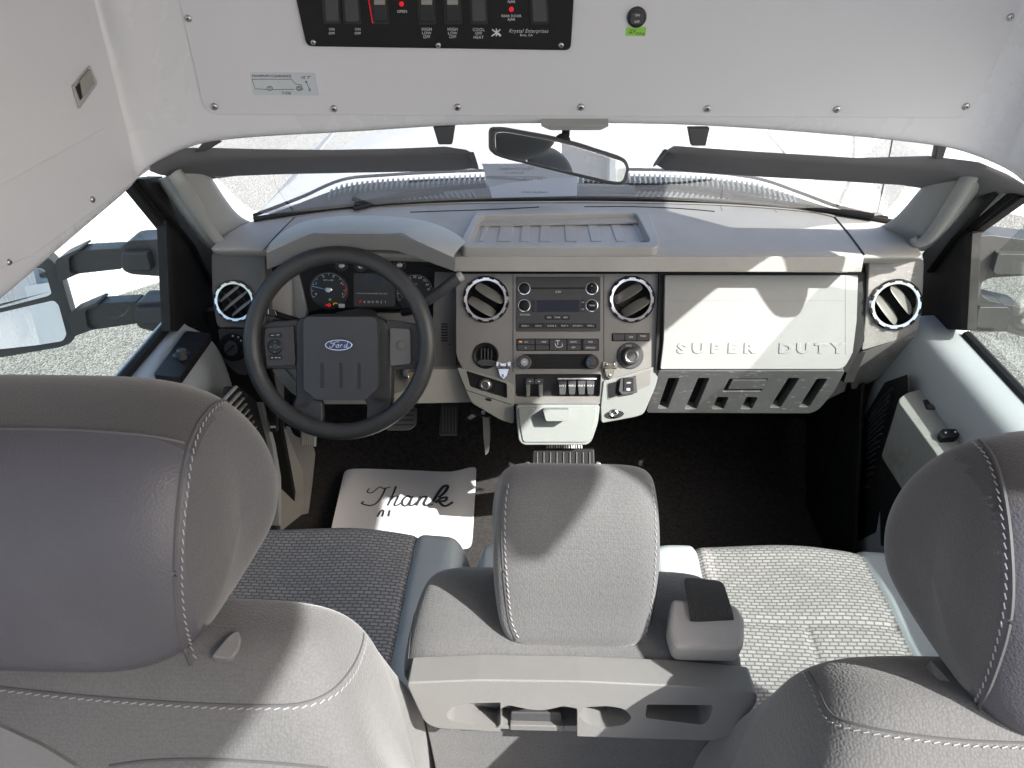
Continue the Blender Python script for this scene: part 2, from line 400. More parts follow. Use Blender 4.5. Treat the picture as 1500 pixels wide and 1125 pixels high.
def bvh_of(objs):
    dg = bpy.context.evaluated_depsgraph_get(); vs = []; fs = []
    for o in objs:
        me = bpy.data.meshes.new_from_object(o.evaluated_get(dg)); mw = parent_world(o); k = len(vs)
        vs += [mw @ v.co for v in me.vertices]; fs += [[k+i for i in p.vertices] for p in me.polygons]; bpy.data.meshes.remove(me)
    return BVHTree.FromPolygons(vs, fs)
def on_surface(tree, px, py, h=0.0):
    d = ray(px, py).normalized(); loc, nr, i, dist = tree.ray_cast(CAM, d)
    if loc is None: return None, None
    if nr.dot(d) > 0: nr = -nr
    return loc + nr*h, nr
def stitches(name, tree, pxpath, parent, step=.0068, ln=.0044, wd=.0008, material='stitch', n=8, dy=0.0):
    """a row of thread stitches lying on a seam"""
    P = smooth_path([V((x,y,0)) for x,y in pxpath], n); pts = []
    for p in P:
        l, nr = on_surface(tree, p.x, p.y, .0006)
        if l is not None: pts.append((l, nr))
    bm = bmesh.new(); acc = 0.0
    for (a, na), (b_, nb) in zip(pts, pts[1:]):
        seg = (b_-a).length
        if seg > .05 or seg < 1e-6: continue
        t = (b_-a)/seg
        while acc < seg:
            c = a + t*acc; nn = (na-t*na.dot(t)).normalized(); tt = (t*.93 + nn.cross(t)*.3).normalized()
            box_bm(c, (tt, nn.cross(tt), nn), (ln/2, wd/2, .0005), bm); acc += step
        acc -= seg
    return make(name, bm, material, parent, smooth=False)
def seam_line(name, tree, pxpath, parent, rad=.0014, material='piping', n=8, h=-.0004):
    P = smooth_path([V((x,y,0)) for x,y in pxpath], n); pts = []
    for p in P:
        l, nr = on_surface(tree, p.x, p.y, h)
        if l is not None and (not pts or (l-pts[-1]).length < .06): pts.append(l)
    if len(pts) < 3: return None
    return make(name, sweep_bm(pts, rad, 6), material, parent)
# shared screw
def screw_mesh():
    bm = bmesh.new(); seg = 16; rings = []
    for r, h in ((1,0),(1,.25),(.75,.55),(.4,.6),(0.0,.6)):
        rings.append([bm.verts.new((r*math.cos(2*math.pi*i/seg), r*math.sin(2*math.pi*i/seg), h)) for i in range(seg)] if r else [bm.verts.new((0,0,h))])
    for a, b_ in zip(rings, rings[1:]):
        for i in range(seg):
            j=(i+1)%seg
            if len(b_)==1: bm.faces.new((a[i],a[j],b_[0]))
            else: bm.faces.new((a[i],a[j],b_[j],b_[i]))
    me = bpy.data.meshes.new('screw'); n0 = len(bm.faces)
    for q in (0,1):
        ax = (V((1,0,0)),V((0,1,0)),V((0,0,1))) if q==0 else (V((0,1,0)),V((-1,0,0)),V((0,0,1)))
        box_bm(V((0,0,.6)), ax, (.45,.1,.03), bm)
    bmesh.ops.recalc_face_normals(bm, faces=bm.faces[:])
    for i, f in enumerate(bm.faces): f.material_index = 1 if i >= n0 else 0; f.smooth = i < n0
    bm.to_mesh(me); bm.free(); me.materials.append(M('steel')); me.materials.append(M('deep_black')); return me
SCREW = screw_mesh()
def screw(F, px, py, rpx, parent, h=.0):
    r = F.sc(px,py)*rpx; m = frame_matrix(F.at(px,py,h), F.n, V((math.cos(px), 0, math.sin(px)))) @ Matrix.Diagonal((r,r,r,1))
    return inst('screw', SCREW, m, parent)
# ================================================================== THE SETTING
GZ = -1.0
def sheet(name, pts, z, material):
    bm = bmesh.new(); bm.faces.new([bm.verts.new((x,y,z)) for x,y in pts]); return structure(make(name, bm, material, smooth=False))
sheet('ground', [(-60,-60),(60,-60),(60,60),(-60,60)], GZ, 'pale_aggregate')
L_ = [PZ(x,y,GZ) for x,y in ((-150,560),(-20,522),(60,480),(144,444),(190,428),(245,411))]
R_ = [PZ(x,y,GZ) for x,y in ((1420,300),(1460,310),(1500,318))]
edge = [(-9,-9)] + [(p.x, p.y) for p in L_] + [(-2.0, 5.9), (-.5, 6.0),(1.5,5.8)] + [(p.x,p.y) for p in R_] + [(9,5.2),(12,-9)]
sheet('asphalt', edge, GZ+.006, 'asphalt_aggregate')
# cab floor and firewall, carpeted
fl = [[V((x, y, z)) for x in (-.80,-.5,-.22,-.14,.14,.22,.5,.80)] for y, z in ((-.9,.0),(.4,0),(1.2,0),(1.6,.0),(1.82,.0),(1.94,.10),(2.04,.35),(2.06,.74))]
for r in fl[:6]:
    for i in (3,4): r[i].z += .07
structure(patch('cab_floor', fl, 'carpet', thick=.03, sub=2))

# ------------------------------------------------------------------ white moulded shell over and beside the windshield
HF = face_y(818, 157, 1.41, -6)                    # header face, leaning back towards us at the top
WX = -.765
def lean(p, z): return V((p.x, p.y, z))
cols = []
for x, y in ((-260,640),(-120,542),(0,450),(80,379),(150,318),(200,276)):
    cols.append((PX(x,y,WX), 'l'))
cols_h = [(HF.at(x,y), 'h') for x, y in ((300,211),(400,203),(520,198),(650,188),(760,185),(900,185),(1000,187),(1100,192),(1250,204),(1340,213),(1400,222))]
cr = WX*-1
lw = cols[-1][0]; hp = cols_h[0][0]
fil = []
for t in (.25,.5,.75):
    q = lw*(1-t)**2 + V((WX, hp.y, (lw.z+hp.z)/2))*2*t*(1-t) + hp*t*t; fil.append((q, 'l' if t<.5 else 'h'))
hr = cols_h[-1][0]; rw = V((cr+.02, 1.325, .985))
filr = []
for t in (.25,.5,.75):
    q = hr*(1-t)**2 + V((cr+.02, hr.y, (rw.z+hr.z)/2))*2*t*(1-t) + rw*t*t; filr.append((q,'h' if t<.5 else 'r'))
cols = cols + fil + cols_h + filr + [(rw,'r'),(V((cr+.02,1.317,.995)),'r'),(V((cr+.02,1.312,1.08)),'r'),(V((cr+.02,1.305,1.25)),'r'),(V((cr+.02,.98,1.28)),'r'),(V((cr+.02,.82,1.54)),'r'),(V((cr+.02,.34,1.56)),'r')]
rows = []
k = math.tan(R(6))
for hz, lip in ((-1,.045),(0,.0),(.02,-.003),(.05,0),(.35,0),(.95,0)):
    r = []
    for p, s in cols:
        if hz < 0: q = p + V((0,lip,.004)) if s=='h' else (p + V((-lip if s=='l' else lip,0,.004)))
        else:
            z = p.z + hz*(1 if p.z < 1.09 else .3) if hz < .9 else 1.64
            dz = z-p.z
            q = V((p.x, p.y, z))
            if s == 'h': q.y -= k*dz
            if s == 'l': q.x += lip*0
            q += (V((0,lip,0)) if s=='h' else V((-lip if s=='l' else lip,0,0)))
        r.append(q)
    rows.append(r)
shell = thing('overhead_shell', 'glossy white moulded fibreglass cap wrapping over the windshield and the driver side window', 'interior cap', (0,1.41,1.07))
patch('shell_panel', rows, 'gelcoat', shell, thick=.012, sub=2, off=-1)
# raised skins with visible seams
hp_px = rnd([(248,-60),(300,168),(1422,173),(1530,-60)], [0,22,22,0], 6)
plate('header_cover', HF, hp_px, .0035, -.004, 'gelcoat_panel', shell, bev=.0015)
for x, y in ((276,27),(314,156),(489,159),(670,157),(851,157),(1036,159),(1226,160),(1415,156),(1480,25)):
    screw(HF, x, y, 5.2, shell, .0035)
WF = Face((WX+.001,0,1.3), (1,0,0))
lp = rnd([(-420,560),(-420,-160),(172,-20),(242,232),(48,375)], [0,0,0,9,0], 5)
plate('side_cover', WF, lp, .004, -.004, 'gelcoat_panel', shell, bev=.0015)
ld_px = rnd([(-420,505),(-420,-140),(112,-20),(163,183)], [0,0,0,12], 5)
door = plate('cabinet_door', WF, ld_px, .0085, .0035, 'gelcoat_panel', shell, bev=.0015)
for x, y in ((196,105),(228,229),(135,292),(13,384)): screw(WF, x, y, 5, shell, .004)
lt = plate('latch', WF, rnd([(107,126),(133,95),(143,123),(117,160)],3), .0115, .008, 'steel', door, bev=.001)
plate('finger_recess', WF, [(111,128),(123,113),(128,133),(118,147)], .0121, .0110, 'deep_black', lt, bev=0)
plate('latch_paddle', WF, [(119,118),(133,101),(139,122),(123,142)], .0150, .0110, 'trim_warm', lt, bev=.001)
# body of the bus round us: roof, window walls and rear, unseen, openings and pillar shaped to steer the sun
bus = thing('bus_body', 'white vehicle body with side windows around the cab, mostly out of view, openings shaped for the sunlight', 'vehicle body', (0,-.5,0))
def wall(name, x0, x1, y0, y1, z0, z1, m_='gelcoat', par=bus):
    return box(name, V(((x0+x1)/2,(y0+y1)/2,(z0+z1)/2)), AX, ((x1-x0)/2,(y1-y0)/2,(z1-z0)/2), m_, par, bev=0, smooth=False)
wall('roof', -.98,.98,.60,1.40,1.63,1.67); wall('roof', -.98,.98,-3.0,.60,2.42,2.46); wall('roof_step', -.98,.98,.60,.63,1.67,2.46)
wall('side_wall', -.86,-.83,-3.0,.05,-.3,.85); wall('side_wall', -.86,-.83,-3.0,.05,1.72,2.42)
wall('body_pillar', -.86,-.82,.05,.28,-.3,2.42); wall('side_wall', -.86,-.83,.28,.60,1.02,2.42); wall('side_wall', -.86,-.83,.60,1.38,1.02,1.63)
wall('side_wall', .86,.89,-3.0,.10,-.3,.45); wall('side_wall', .86,.89,-3.0,.60,2.21,2.42)
wall('body_pillar', .86,.90,.10,.36,-.3,2.3); wall('body_side', .84,.86,1.50,2.12,-.1,.58,'deep_black'); wall('body_side', -.86,-.84,1.50,2.12,-.1,.58,'deep_black'); wall('body_side', .70,.86,1.62,1.64,-.1,.60,'deep_black'); wall('body_side', -.86,-.68,1.62,1.64,-.1,.60,'deep_black'); wall('side_wall', .86,.89,.36,.60,1.56,2.30)
wall('side_wall', .86,.89,.60,1.38,1.56,1.63)
wall('window_frame', .86,.89,-.12,.02,1.93,2.21); wall('window_frame', .86,.89,.02,.10,1.68,2.21)  # unseen pieces added to shade the driver cushion and centre headrest
wall('rear_wall', -.86,.86,-3.02,-3.0,-.3,1.0)
wall('rear_floor', -.86,.86,-3.0,-.9,-.06,-.03, 'carpet')

# ------------------------------------------------------------------ switch panel on the header
sp = thing('switch_panel', 'black switch panel with rocker switches and white lettering on the white header', 'control panel', HF.at(640,60))
pn = plate('face_plate', HF, rnd([(424,-45),(843,-45),(836,74),(449,68)],[0,0,9,9],4), .0085, .003, 'black_satin', sp, bev=.001)
HH = .0088
for cx, st in ((486,0),(515,0),(556,1),(625,2),(663,2),(701,0),(790,0)):
    wd = 13
    b_ = plate('rocker_bezel', HF, rnd([(cx-wd-3,-30),(cx+wd-3,-30),(cx+wd+1,36),(cx-wd+1,36)],3), .0105, .0085, 'black_plastic', sp, bev=.0008)
    r = plate('rocker', HF, rnd([(cx-wd+1,-26),(cx+wd-6,-26),(cx+wd-2,32),(cx-wd+4,32)],3), .0145, .0100, 'charcoal' if st==0 else 'black_plastic', b_, bev=.0015)
    if st: plate('rocker_lamp', HF, rect(cx-8,0,cx+8,7,1), .0152, .0145, 'trim_warm', r, bev=.0004)
    if st == 1:
        strokes('lit_edge', HF, [[(539,-8),(543,18),(546,34)],], 1.6, 'lamp_red', b_, h=.0105)
for s, x, y, hh in (('ON',486,43,4.0),('OFF',486,49,4.0),('ON',524,43,4.0),('OFF',524,49,4.0),('OPEN',589,17,4.2),('HIGH',625,43,4.6),('LOW',625,48.7,4.4),('OFF',625,54.2,4.4),
                 ('HIGH',663,43,4.6),('LOW',663,48.7,4.4),('OFF',663,54.2,4.4),('COOL',701,43.5,4.6),('OFF',701,49,4.4),('HEAT',701,54.8,4.4),('AJAR',749,2.5,3.8),('REAR DOOR',749,23.5,3.8),('AJAR',749,28.5,3.8),('Brea, CA',771,51.5,3.6)):
    text('lettering', s, HF, x, y, hh*.92, 'print_white', pn, h=HH, space=1.05, offs=-.008)
text('lettering', 'Krystal Enterprises', HF, 774, 45.5, 5.2, 'label_film', pn, h=HH, shear=.35, space=1.12, sx=.88)
strokes('emblem', HF, [[(721,43),(733,53)],[(733,43),(727,48),(722,52)],[(727,42),(727,53)],[(720,53),(724,50)],[(729,48),(734,52)]], 1.8, 'print_white', pn, h=HH, smooth=False)
for x, y in ((588,6),(749,14)):
    knob('indicator_lamp', HF, x, y, 3.4, .0115, .0085, 'lamp_red', sp, seg=14)
for x, y in ((459,62),(642,66),(822,66)): screw(HF, x, y, 4, sp, .0085)
# round rocker with green tape
rs = thing('round_switch', 'round black on-off rocker switch on the white header, above the green tape', 'switch', HF.at(933,26))
knob('bezel', HF, 933, 26, 14.5, .0085, .0035, 'black_plastic', rs)
plate('rocker', HF, rnd([(924,18),(942,18),(943,36),(923,36)],5), .0115, .008, 'charcoal', rs, bev=.001)
text('lettering','ON',HF,933.5,22.5,3.2,'print_white',rs,h=.012); text('lettering','OFF',HF,933,32,3.2,'print_white',rs,h=.012)
gt = thing('tape_label', 'small bright green tape strip with handwriting under the round switch', 'label', HF.at(931,47))
plate('tape', HF, [(917,40),(947,40),(945,53),(916,52.5)], .0041, .0036, 'green_tape', gt, bev=0)
strokes('handwriting', HF, [[(921,50),(924,43),(926,50)],[(922,48),(926,48)],[(928,43),(929,48),(932,43)],[(932,51),(934,47),(936,51),(938,47),(939,51)],[(940,49),(942,48),(942,51)],[(943,51),(945,48)]], .9, 'print_dark', gt, h=.0043, smooth=False)
# clearance sticker
st = thing('clearance_sticker', 'pale rectangular MAXIMUM CLEARANCE sticker with a bus outline on the white header', 'sticker', HF.at(415,124))
plate('film', HF, rnd([(366,106),(461,107),(467,140),(371,139)],2), .0040, .0036, 'label_film', st, bev=0)
text('lettering','MAXIMUM CLEARANCE',HF,398,111.5,3.6,'print_dark',st,h=.0041,space=.98,sx=1.08)
text('lettering',"10' 7\"",HF,448,114,4.4,'print_dark',st,h=.0041); text('lettering','F-550',HF,420,136.5,4,'print_dark',st,h=.0041)
bus_out = [[(369,116),(427,116),(433,123),(441,124),(444,131),(437,131)],[(431,131),(399,131)],[(391,131),(374,130),(369,116)],[(448,119),(454,132)],[(447,121),(448,118),(450,121)],[(452,131),(454,134),(455,130)]]
strokes('bus_outline', HF, bus_out, .8, 'print_dark', st, h=.0041, smooth=False)
for cx in (395,438):
    for r in (4.2, 2): strokes('wheel_outline', HF, [[(x,y) for x,y in ell(cx,129.5,r,r*.8,12)]+[(cx+r,129.5)]], .8, 'print_dark', st, h=.0041, smooth=False)

# ------------------------------------------------------------------ windshield, hood, cowl
ws_px = [((372,322),(248,250)),((480,306),(330,214)),((600,297),(470,190)),((760,292),(650,182)),((900,292),(900,178)),((1060,296),(1100,184)),((1200,308),(1260,198)),((1308,326),(1400,222))]
ZB = .80
wb = [PZ(*a, ZB) for a,_ in ws_px]
wt = []
for (a, b_), q in zip(ws_px, wb):
    t = PY(*b_, 1.44); wt.append(V((t.x, 1.455, t.z+.03)))
wn = thing('windshield', 'large clear windshield glass between the header and the dashboard', 'windshield', (0,1.85,ZB))
patch('pane', [[a.lerp(b_, t)+V((0,.02*math.sin(t*3.14),.02*math.sin(t*3.14))) for a, b_ in zip(wb, wt)] for t in (0,.33,.66,1)], 'windshield_glass', wn, thick=0, sub=2)
tube('rubber_seal', smooth_path([p+V((0,-.002,.002)) for p in wb],5), .006, 'deep_black', wn, seg=8)
hood = thing('truck_hood', 'white painted truck hood seen through the windshield, glaring in the sun', 'hood', (0,2.5,.7))
hr_ = []
for y, hw, z, cr_ in ((2.02,.80,.72,.05),(2.3,.77,.735,.05),(2.7,.72,.72,.05),(3.1,.66,.68,.045),(3.35,.60,.60,.03),(3.42,.55,.40,.02),(3.42,.55,-.2,0)):
    hr_.append([V((hw*s, y - .05*s*s, z + cr_*(1-s*s) - (.03 if abs(s)>.95 else 0))) for s in (-1,-.97,-.7,-.35,0,.35,.7,.97,1)])
patch('panel', hr_, 'white_paint', hood, thick=.01, sub=2)
for s in (-1,1):
    patch('fender', [[V((s*x, y, z)) for y in (2.0,2.3,2.7,3.3)] for x, z in ((.80,.66),(.90,.58),(.98,.50),(1.0,.1))], 'white_paint', hood, thick=.01, sub=2, flip=s>0)
CZ = .785
cowl = thing('cowl', 'dark louvred cowl grille at the base of the windshield behind the hood', 'cowl grille', (0,1.95,CZ))
ctop = [(372,318),(440,292),(500,266),(560,259),(700,252),(900,250),(1030,254),(1110,264),(1170,284),(1230,306),(1300,322)]
cbot = [(380,326),(450,316),(510,309),(575,304),(705,298),(900,297),(1030,300),(1110,306),(1170,312),(1230,320),(1296,328)]
ct = [PZ(*p, CZ+.012) for p in ctop]; cb = [PZ(*p, CZ-.005) for p in cbot]
patch('cowl_panel', [cb, [a.lerp(b_,.5) for a,b_ in zip(cb,ct)], ct, [p+V((0,.004,-.03)) for p in ct]], 'cowl', cowl, thick=.004, sub=2)
tube('edge_seal', smooth_path([p+V((0,0,.004)) for p in ct],5), .004, 'deep_black', cowl, seg=6)
def interp(pl, x):
    for (x0,y0),(x1,y1) in zip(pl, pl[1:]):
        if x0 <= x <= x1: return y0+(y1-y0)*(x-x0)/(x1-x0)
    return pl[-1][1]
slm = bpy.data.meshes.new('louvre'); b0 = box_bm(V((0,0,0)), AX, (.0022,.5,.004)); b0.to_mesh(slm); b0.free(); slm.materials.append(mat('louvre_grey',(.22,.24,.245),.5))
x = 482
while x < 1168:
    if not (712 < x < 846):
        y0 = interp(ctop, x)+4; y1 = y0+14 if x < 710 or x > 925 else y0+12
        a = PZ(x, y1, CZ+.012); b_ = PZ(x+ (x-818)*-.012, y0, CZ+.016)
        m = frame_matrix((a+b_)/2, V((0,0,1)), (b_-a).cross(V((0,0,1)))) @ Matrix.Diagonal((1,(b_-a).length,1,1)); inst('louvre', slm, m, cowl)
    x += 7.6
x = 570
while x < 1160:
    if not (700 < x < 930):
        yb = interp(cbot, x)-7; a = PZ(x,yb,CZ+.014); b_ = PZ(x+(7 if x>818 else -7), yb-9, CZ+.014)
        m = frame_matrix((a+b_)/2, V((0,0,1)), (b_-a).cross(V((0,0,1)))) @ Matrix.Diagonal((.8,(b_-a).length,1,1)); inst('louvre', slm, m, cowl)
    x += 8.0
def wiper(pts, lab):
    t = thing('windshield_wiper', lab, 'wiper', PZ(*pts[0],CZ), 'windshield wipers')
    p = [PZ(x,y,CZ+.022) for x,y in pts]
    tube('arm', smooth_path(p,4), .006, 'black_satin', t, seg=8)
    tube('blade', smooth_path([q+V((0,-.016,-.004)) for q in p[:-1]],4), .0045, 'deep_black', t, seg=6)
wiper([(520,300),(580,287),(650,277),(712,272)], 'dark wiper lying on the cowl grille, left of the paper sign')
wiper([(930,272),(1010,276),(1110,292),(1280,318)], 'dark wiper lying on the cowl grille, right of the mirror')
an = thing('radio_antenna', 'thin black whip antenna standing at the right front fender', 'antenna', PY(1283,322,2.05))
tube('mast', [PY(1283,322,2.05), PY(1296,262,2.05), PY(1310,190,2.05)], .0022, 'black_plastic', an, seg=6)
lathe('antenna_base', [(.0,.02),(.012,.018),(.02,0),(.02,-.05)], PY(1283,322,2.05), V((0,0,1)), 'black_plastic', an)
# mirrored dealer sign leaning inside the glass
SF = Face(PY(780,288,1.80), V((0,-.86,-.50)))
ds = thing('dealer_sign', 'white dealer stock sheet with reversed printing leaning on the windshield behind the mirror', 'paper sign', SF.at(780,288))
m = mat('thin_paper', (.90,.90,.91), .7, vary=.01)
b = m.node_tree.nodes['Principled BSDF']
tr = m.node_tree.nodes.new('ShaderNodeBsdfTranslucent'); tr.inputs[0].default_value = (.75,.75,.77,1); ms = m.node_tree.nodes.new('ShaderNodeMixShader'); ms.inputs[0].default_value=.7
m.node_tree.links.new(b.outputs[0], ms.inputs[1]); m.node_tree.links.new(tr.outputs[0], ms.inputs[2]); m.node_tree.links.new(ms.outputs[0], m.node_tree.nodes['Material Output'].inputs[0])
plate('sheet', SF, [(706,240),(846,240),(845,287),(721,290)], .001, 0, 'thin_paper', ds, bev=0)
mat('print_grey', (.30,.30,.32), .6)
text('lettering','Northwest',SF,756,247,6.5,'print_grey',ds,mirror=True,h=.0014,sx=1.25)
text('lettering','Bus Sales, Inc.',SF,753,253,3.6,'print_grey',ds,mirror=True,h=.0014)
plate('printed_rule', SF, [(716,257.6),(800,259.4),(800,260.2),(716,258.3)], .0014,.0009,'print_grey',ds,bev=0)
text('lettering','S67575',SF,781,261,6,'print_grey',ds,mirror=True,h=.0014,sx=1.15)
text('lettering','nwbus.com',SF,783,281.5,4.5,'print_grey',ds,mirror=True,h=.0014,sx=1.3)

# ------------------------------------------------------------------ rear view mirror
mn = V((.30,-1,.08)).normalized()
MF = Face(PY(820,230,1.36), mn)
rv = thing('rear_view_mirror', 'tilted dark framed rear view mirror hanging from the header centre', 'mirror', MF.at(820,230))
mo = rnd([(720,189),(742,189),(832,205),(918,233),(924,246),(918,272),(897,272),(738,233),(720,226)], [9,6,40,12,9,14,14,14,10], 5)
hs = plate('housing', MF, mo, .0, -.028, 'charcoal', rv, bev=.006, seg=3)
mi = rnd([(725,194),(740,193),(830,210),(913,237),(918,247),(912,267),(897,266),(741,230),(726,222)], [7,6,40,10,8,12,12,12,8], 5)
plate('mirror_glass', MF, mi, .0012, -.002, 'mirror', rv, bev=.0005)
tube('stem', smooth_path([PY(823,208,1.39), PY(828,200,1.40), PY(829,190,1.41), PY(829,184,1.42)],4), .007, 'black_satin', rv)
lathe('ball_joint', [(0,.014),(.010,.010),(.014,0),(.010,-.010),(0,-.014)], PY(824,207,1.385), V((0,-1,0)), 'black_satin', rv, seg=16)
mp = thing('mirror_mount', 'flat grey mounting plate under the header holding the mirror', 'bracket', PY(840,188,1.42))
MPF = Face((0,0,PY(840,186,1.40).z), (0,-.35,-.94))
plate('base_plate', face_y(840,188,1.40,-20), rnd([(791,184),(893,184),(880,191),(806,191)],3), .006, -.02, 'trim_grey', mp, bev=.003)

# ------------------------------------------------------------------ sun visors
def visor(name_lab, a, b_, end, brk, side):
    t = thing('sun_visor', name_lab, 'sun visor', PY(*a[0],1.43), 'sun visors under the header')
    up = [PY(x,y,1.44) for x,y in a]; lo_ = [PY(x,y-7,1.475) for x,y in b_]
    n = len(up); rows = []
    # rounded edge towards us, slab going forward and down along the glass
    for k_, (dy, f) in enumerate(((.13,0.0),(.02,.0),(-.012,.12),(-.022,.5),(-.012,.9),(.02,1.0),(.12,1.0))):
        rows.append([u_.lerp(l, f) + V((0, dy, -.55*max(dy,0) - (.0 if dy<.1 else .0))) for u_, l in zip(up, lo_)])
    rows.append(rows[0])
    bm = grid_bm(rows)
    for i in (0,-1):
        pass
    make('pad', bm, 'visor', t, angle=60)
    for i in (0, n-1):
        caps = bmesh.new(); bmesh.ops.contextual_create(caps, geom=[caps.verts.new(r[i]) for r in rows[:-1]])
        make('pad_end', caps, 'visor', t, smooth=False)
    for br in brk:
        F_ = face_y(br[0][0], br[0][1], 1.43, 5)
        plate('bracket', F_, br, .006, -.012, 'charcoal', t, bev=.002)
    return t
visor('dark padded sun visor seen edge on above the driver side, left of the mirror',
  [(214,236),(262,212),(300,212),(380,214),(480,215),(580,213),(650,210),(682,215),(693,222)],
  [(240,262),(268,248),(305,243),(380,240),(480,238),(580,236),(650,234),(682,231),(693,226)], 0,
  [[(634,185),(666,185),(662,212),(642,212)], [(300,205),(322,209),(300,222),(284,224)]], -1)
visor('dark padded sun visor seen edge on above the passenger side, right of the mirror',
  [(974,219),(990,209),(1060,214),(1150,220),(1260,227),(1370,224),(1430,231),(1470,248),(1510,272)],
  [(974,222),(992,233),(1060,238),(1150,244),(1260,250),(1370,257),(1430,267),(1470,283),(1510,303)], 0,
  [[(1008,187),(1040,187),(1034,214),(1013,214)], [(1374,212),(1388,214),(1382,233),(1370,233)]], 1)
# ================================================================== DASHBOARD
dash = thing('dashboard', 'wide grey truck dashboard with silver centre stack, round chrome vents and glove box', 'dashboard', (0,1.6,.45))
YB = 1.55
front = [(306,366),(346,366),(388,367),(500,372),(664,377),(740,377),(820,377),(970,377),(1120,377),(1240,377),(1268,377),(1310,377),(1354,377)]
base_ = [(352,330),(362,326),(372,322),(480,306),(600,297),(700,293),(780,292),(900,292),(1060,296),(1190,306),(1255,316),(1308,326),(1325,332)]
f3 = [PY(x,y,YB - (.0 if 2<i<10 else 0)) for i,(x,y) in enumerate(front)]; b3 = [PZ(x,y,ZB-.004) for x,y in base_]
rows = [[p+V((0,.035,-.03)) for p in f3],[p+V((0,.001,-.004)) for p in f3], [p+V((0,.012,.004)) for p in f3]]
for t in (.2,.45,.7,.88,.96): rows.append([a.lerp(b_,t)+V((0,0,.006*math.sin(t*3.14))) for a,b_ in zip(f3,b3)])
rows.append([p+V((0,0,.0)) for p in b3]); rows.append([p+V((0,.012,-.03)) for p in b3])
top = patch('top_pad', rows, 'dash_grey', dash, thick=.004, sub=3)
FT = Face(PZ(820,356,.787), (0,-.05,1))
def topz(px,py,h=0): return FT.at(px,py,h)
# brow face above the stack and glove box
FB = face_y(960, 387, YB-.004, 10)
brow = plate('brow', FB, rnd([(663,376),(1266,376),(1262,399),(664,398)],[2,2,2,2]), .0, -.06, 'dash_grey', dash, bev=.004, seg=3)
# binnacle hood
FH = face_y(530, 355, 1.50, 12)
ho = [(390,371),(454,343),(587,344),(664,378)]; hi = [(391,394),(470,364),(581,367),(663,396)]
bandpx = rnd([(390,371),(454,343),(587,344),(665,378),(665,397),(581,367),(470,364),(391,395)],[2,8,8,2,1,8,8,1],4)
plate('hood_lip', FH, bandpx, 0, -.03, 'dash_dark', dash, bev=.002)
of = [FH.at(x,y,-.002) for x,y in ((389,371),(420,357),(454,343),(520,343),(587,344),(625,361),(665,378))]
ob = [PZ(x,y,ZB+.0) for x,y in ((400,350),(428,324),(470,314),(530,311),(600,314),(650,326),(690,352))]
patch('hood_top', [[p+V((0,0,-.012)) for p in of], [p for p in of], [a.lerp(b_,.12)+V((0,0,.004)) for a,b_ in zip(of,ob)], [a.lerp(b_,.55)+V((0,0,.008)) for a,b_ in zip(of,ob)], [p+V((0,0,-.004)) for p in ob]], mat('hood_pad',(.46,.45,.42),.6,bump=.35,bscale=700), dash, thick=.003, sub=3)  # hood top paler than the dash, sunlight put into its colour
# face plates left of the stack
FL = face_y(345, 440, 1.565, 20)
ventp = plate('end_panel', FL, rnd([(309,367),(388,366),(389,480),(318,480),(311,440)],[10,3,2,8,10]), 0, -.05, 'dash_dark', dash, bev=.004, seg=3)
plate('lamp_panel', FL, rnd([(319,482),(389,482),(389,540),(352,552),(326,528)],[3,2,3,12,10]), -.001, -.05, 'charcoal', dash, bev=.004, seg=3)
FP = face_y(630, 470, 1.60, 24)
sur = plate('column_surround', FP, rnd([(388,470),(440,470),(452,462),(600,458),(612,470),(634,470),(637,398),(668,400),(668,539),(388,539)],2), 0, -.05, 'dash_dark', dash, bev=.003)
slots = []
for i in range(7):
    slots.append(plate('c', FP, rect(645.5,474+i*4.1,655.5,476.3+i*4.1), .005, -.01, 'deep_black', bev=0))
carve(sur, slots)
plate('slot_back', FP, rect(644,472,657,503), -.006, -.008, 'deep_black', sur, bev=0)
plate('sensor', FP, ell(658.5,505,1,n=8), .0006, 0, 'deep_black', sur, bev=0)
plate('side_trim', FP, rnd([(396,404),(425,398),(428,468),(398,468)],3), .004, -.03, 'dash_grey', dash, bev=.003)
plate('side_trim', FP, rnd([(389,400),(436,392),(450,456),(445,470),(389,470)],3), -.01, -.03, 'fascia', dash, bev=.003)
FK = face_y(545, 565, 1.535, 14)
knee = plate('knee_panel', FK, rnd([(398,541),(690,541),(694,560),(700,589),(560,592),(455,592),(425,575)],[3,3,3,6,6,12,10]), .012, -.03, 'dash_beige', dash, bev=.006, seg=3)
plate('knee_rib', FK, rnd([(407,541),(417,541),(450,580),(450,590)],2), .022, .005, 'dash_beige', knee, bev=.003)
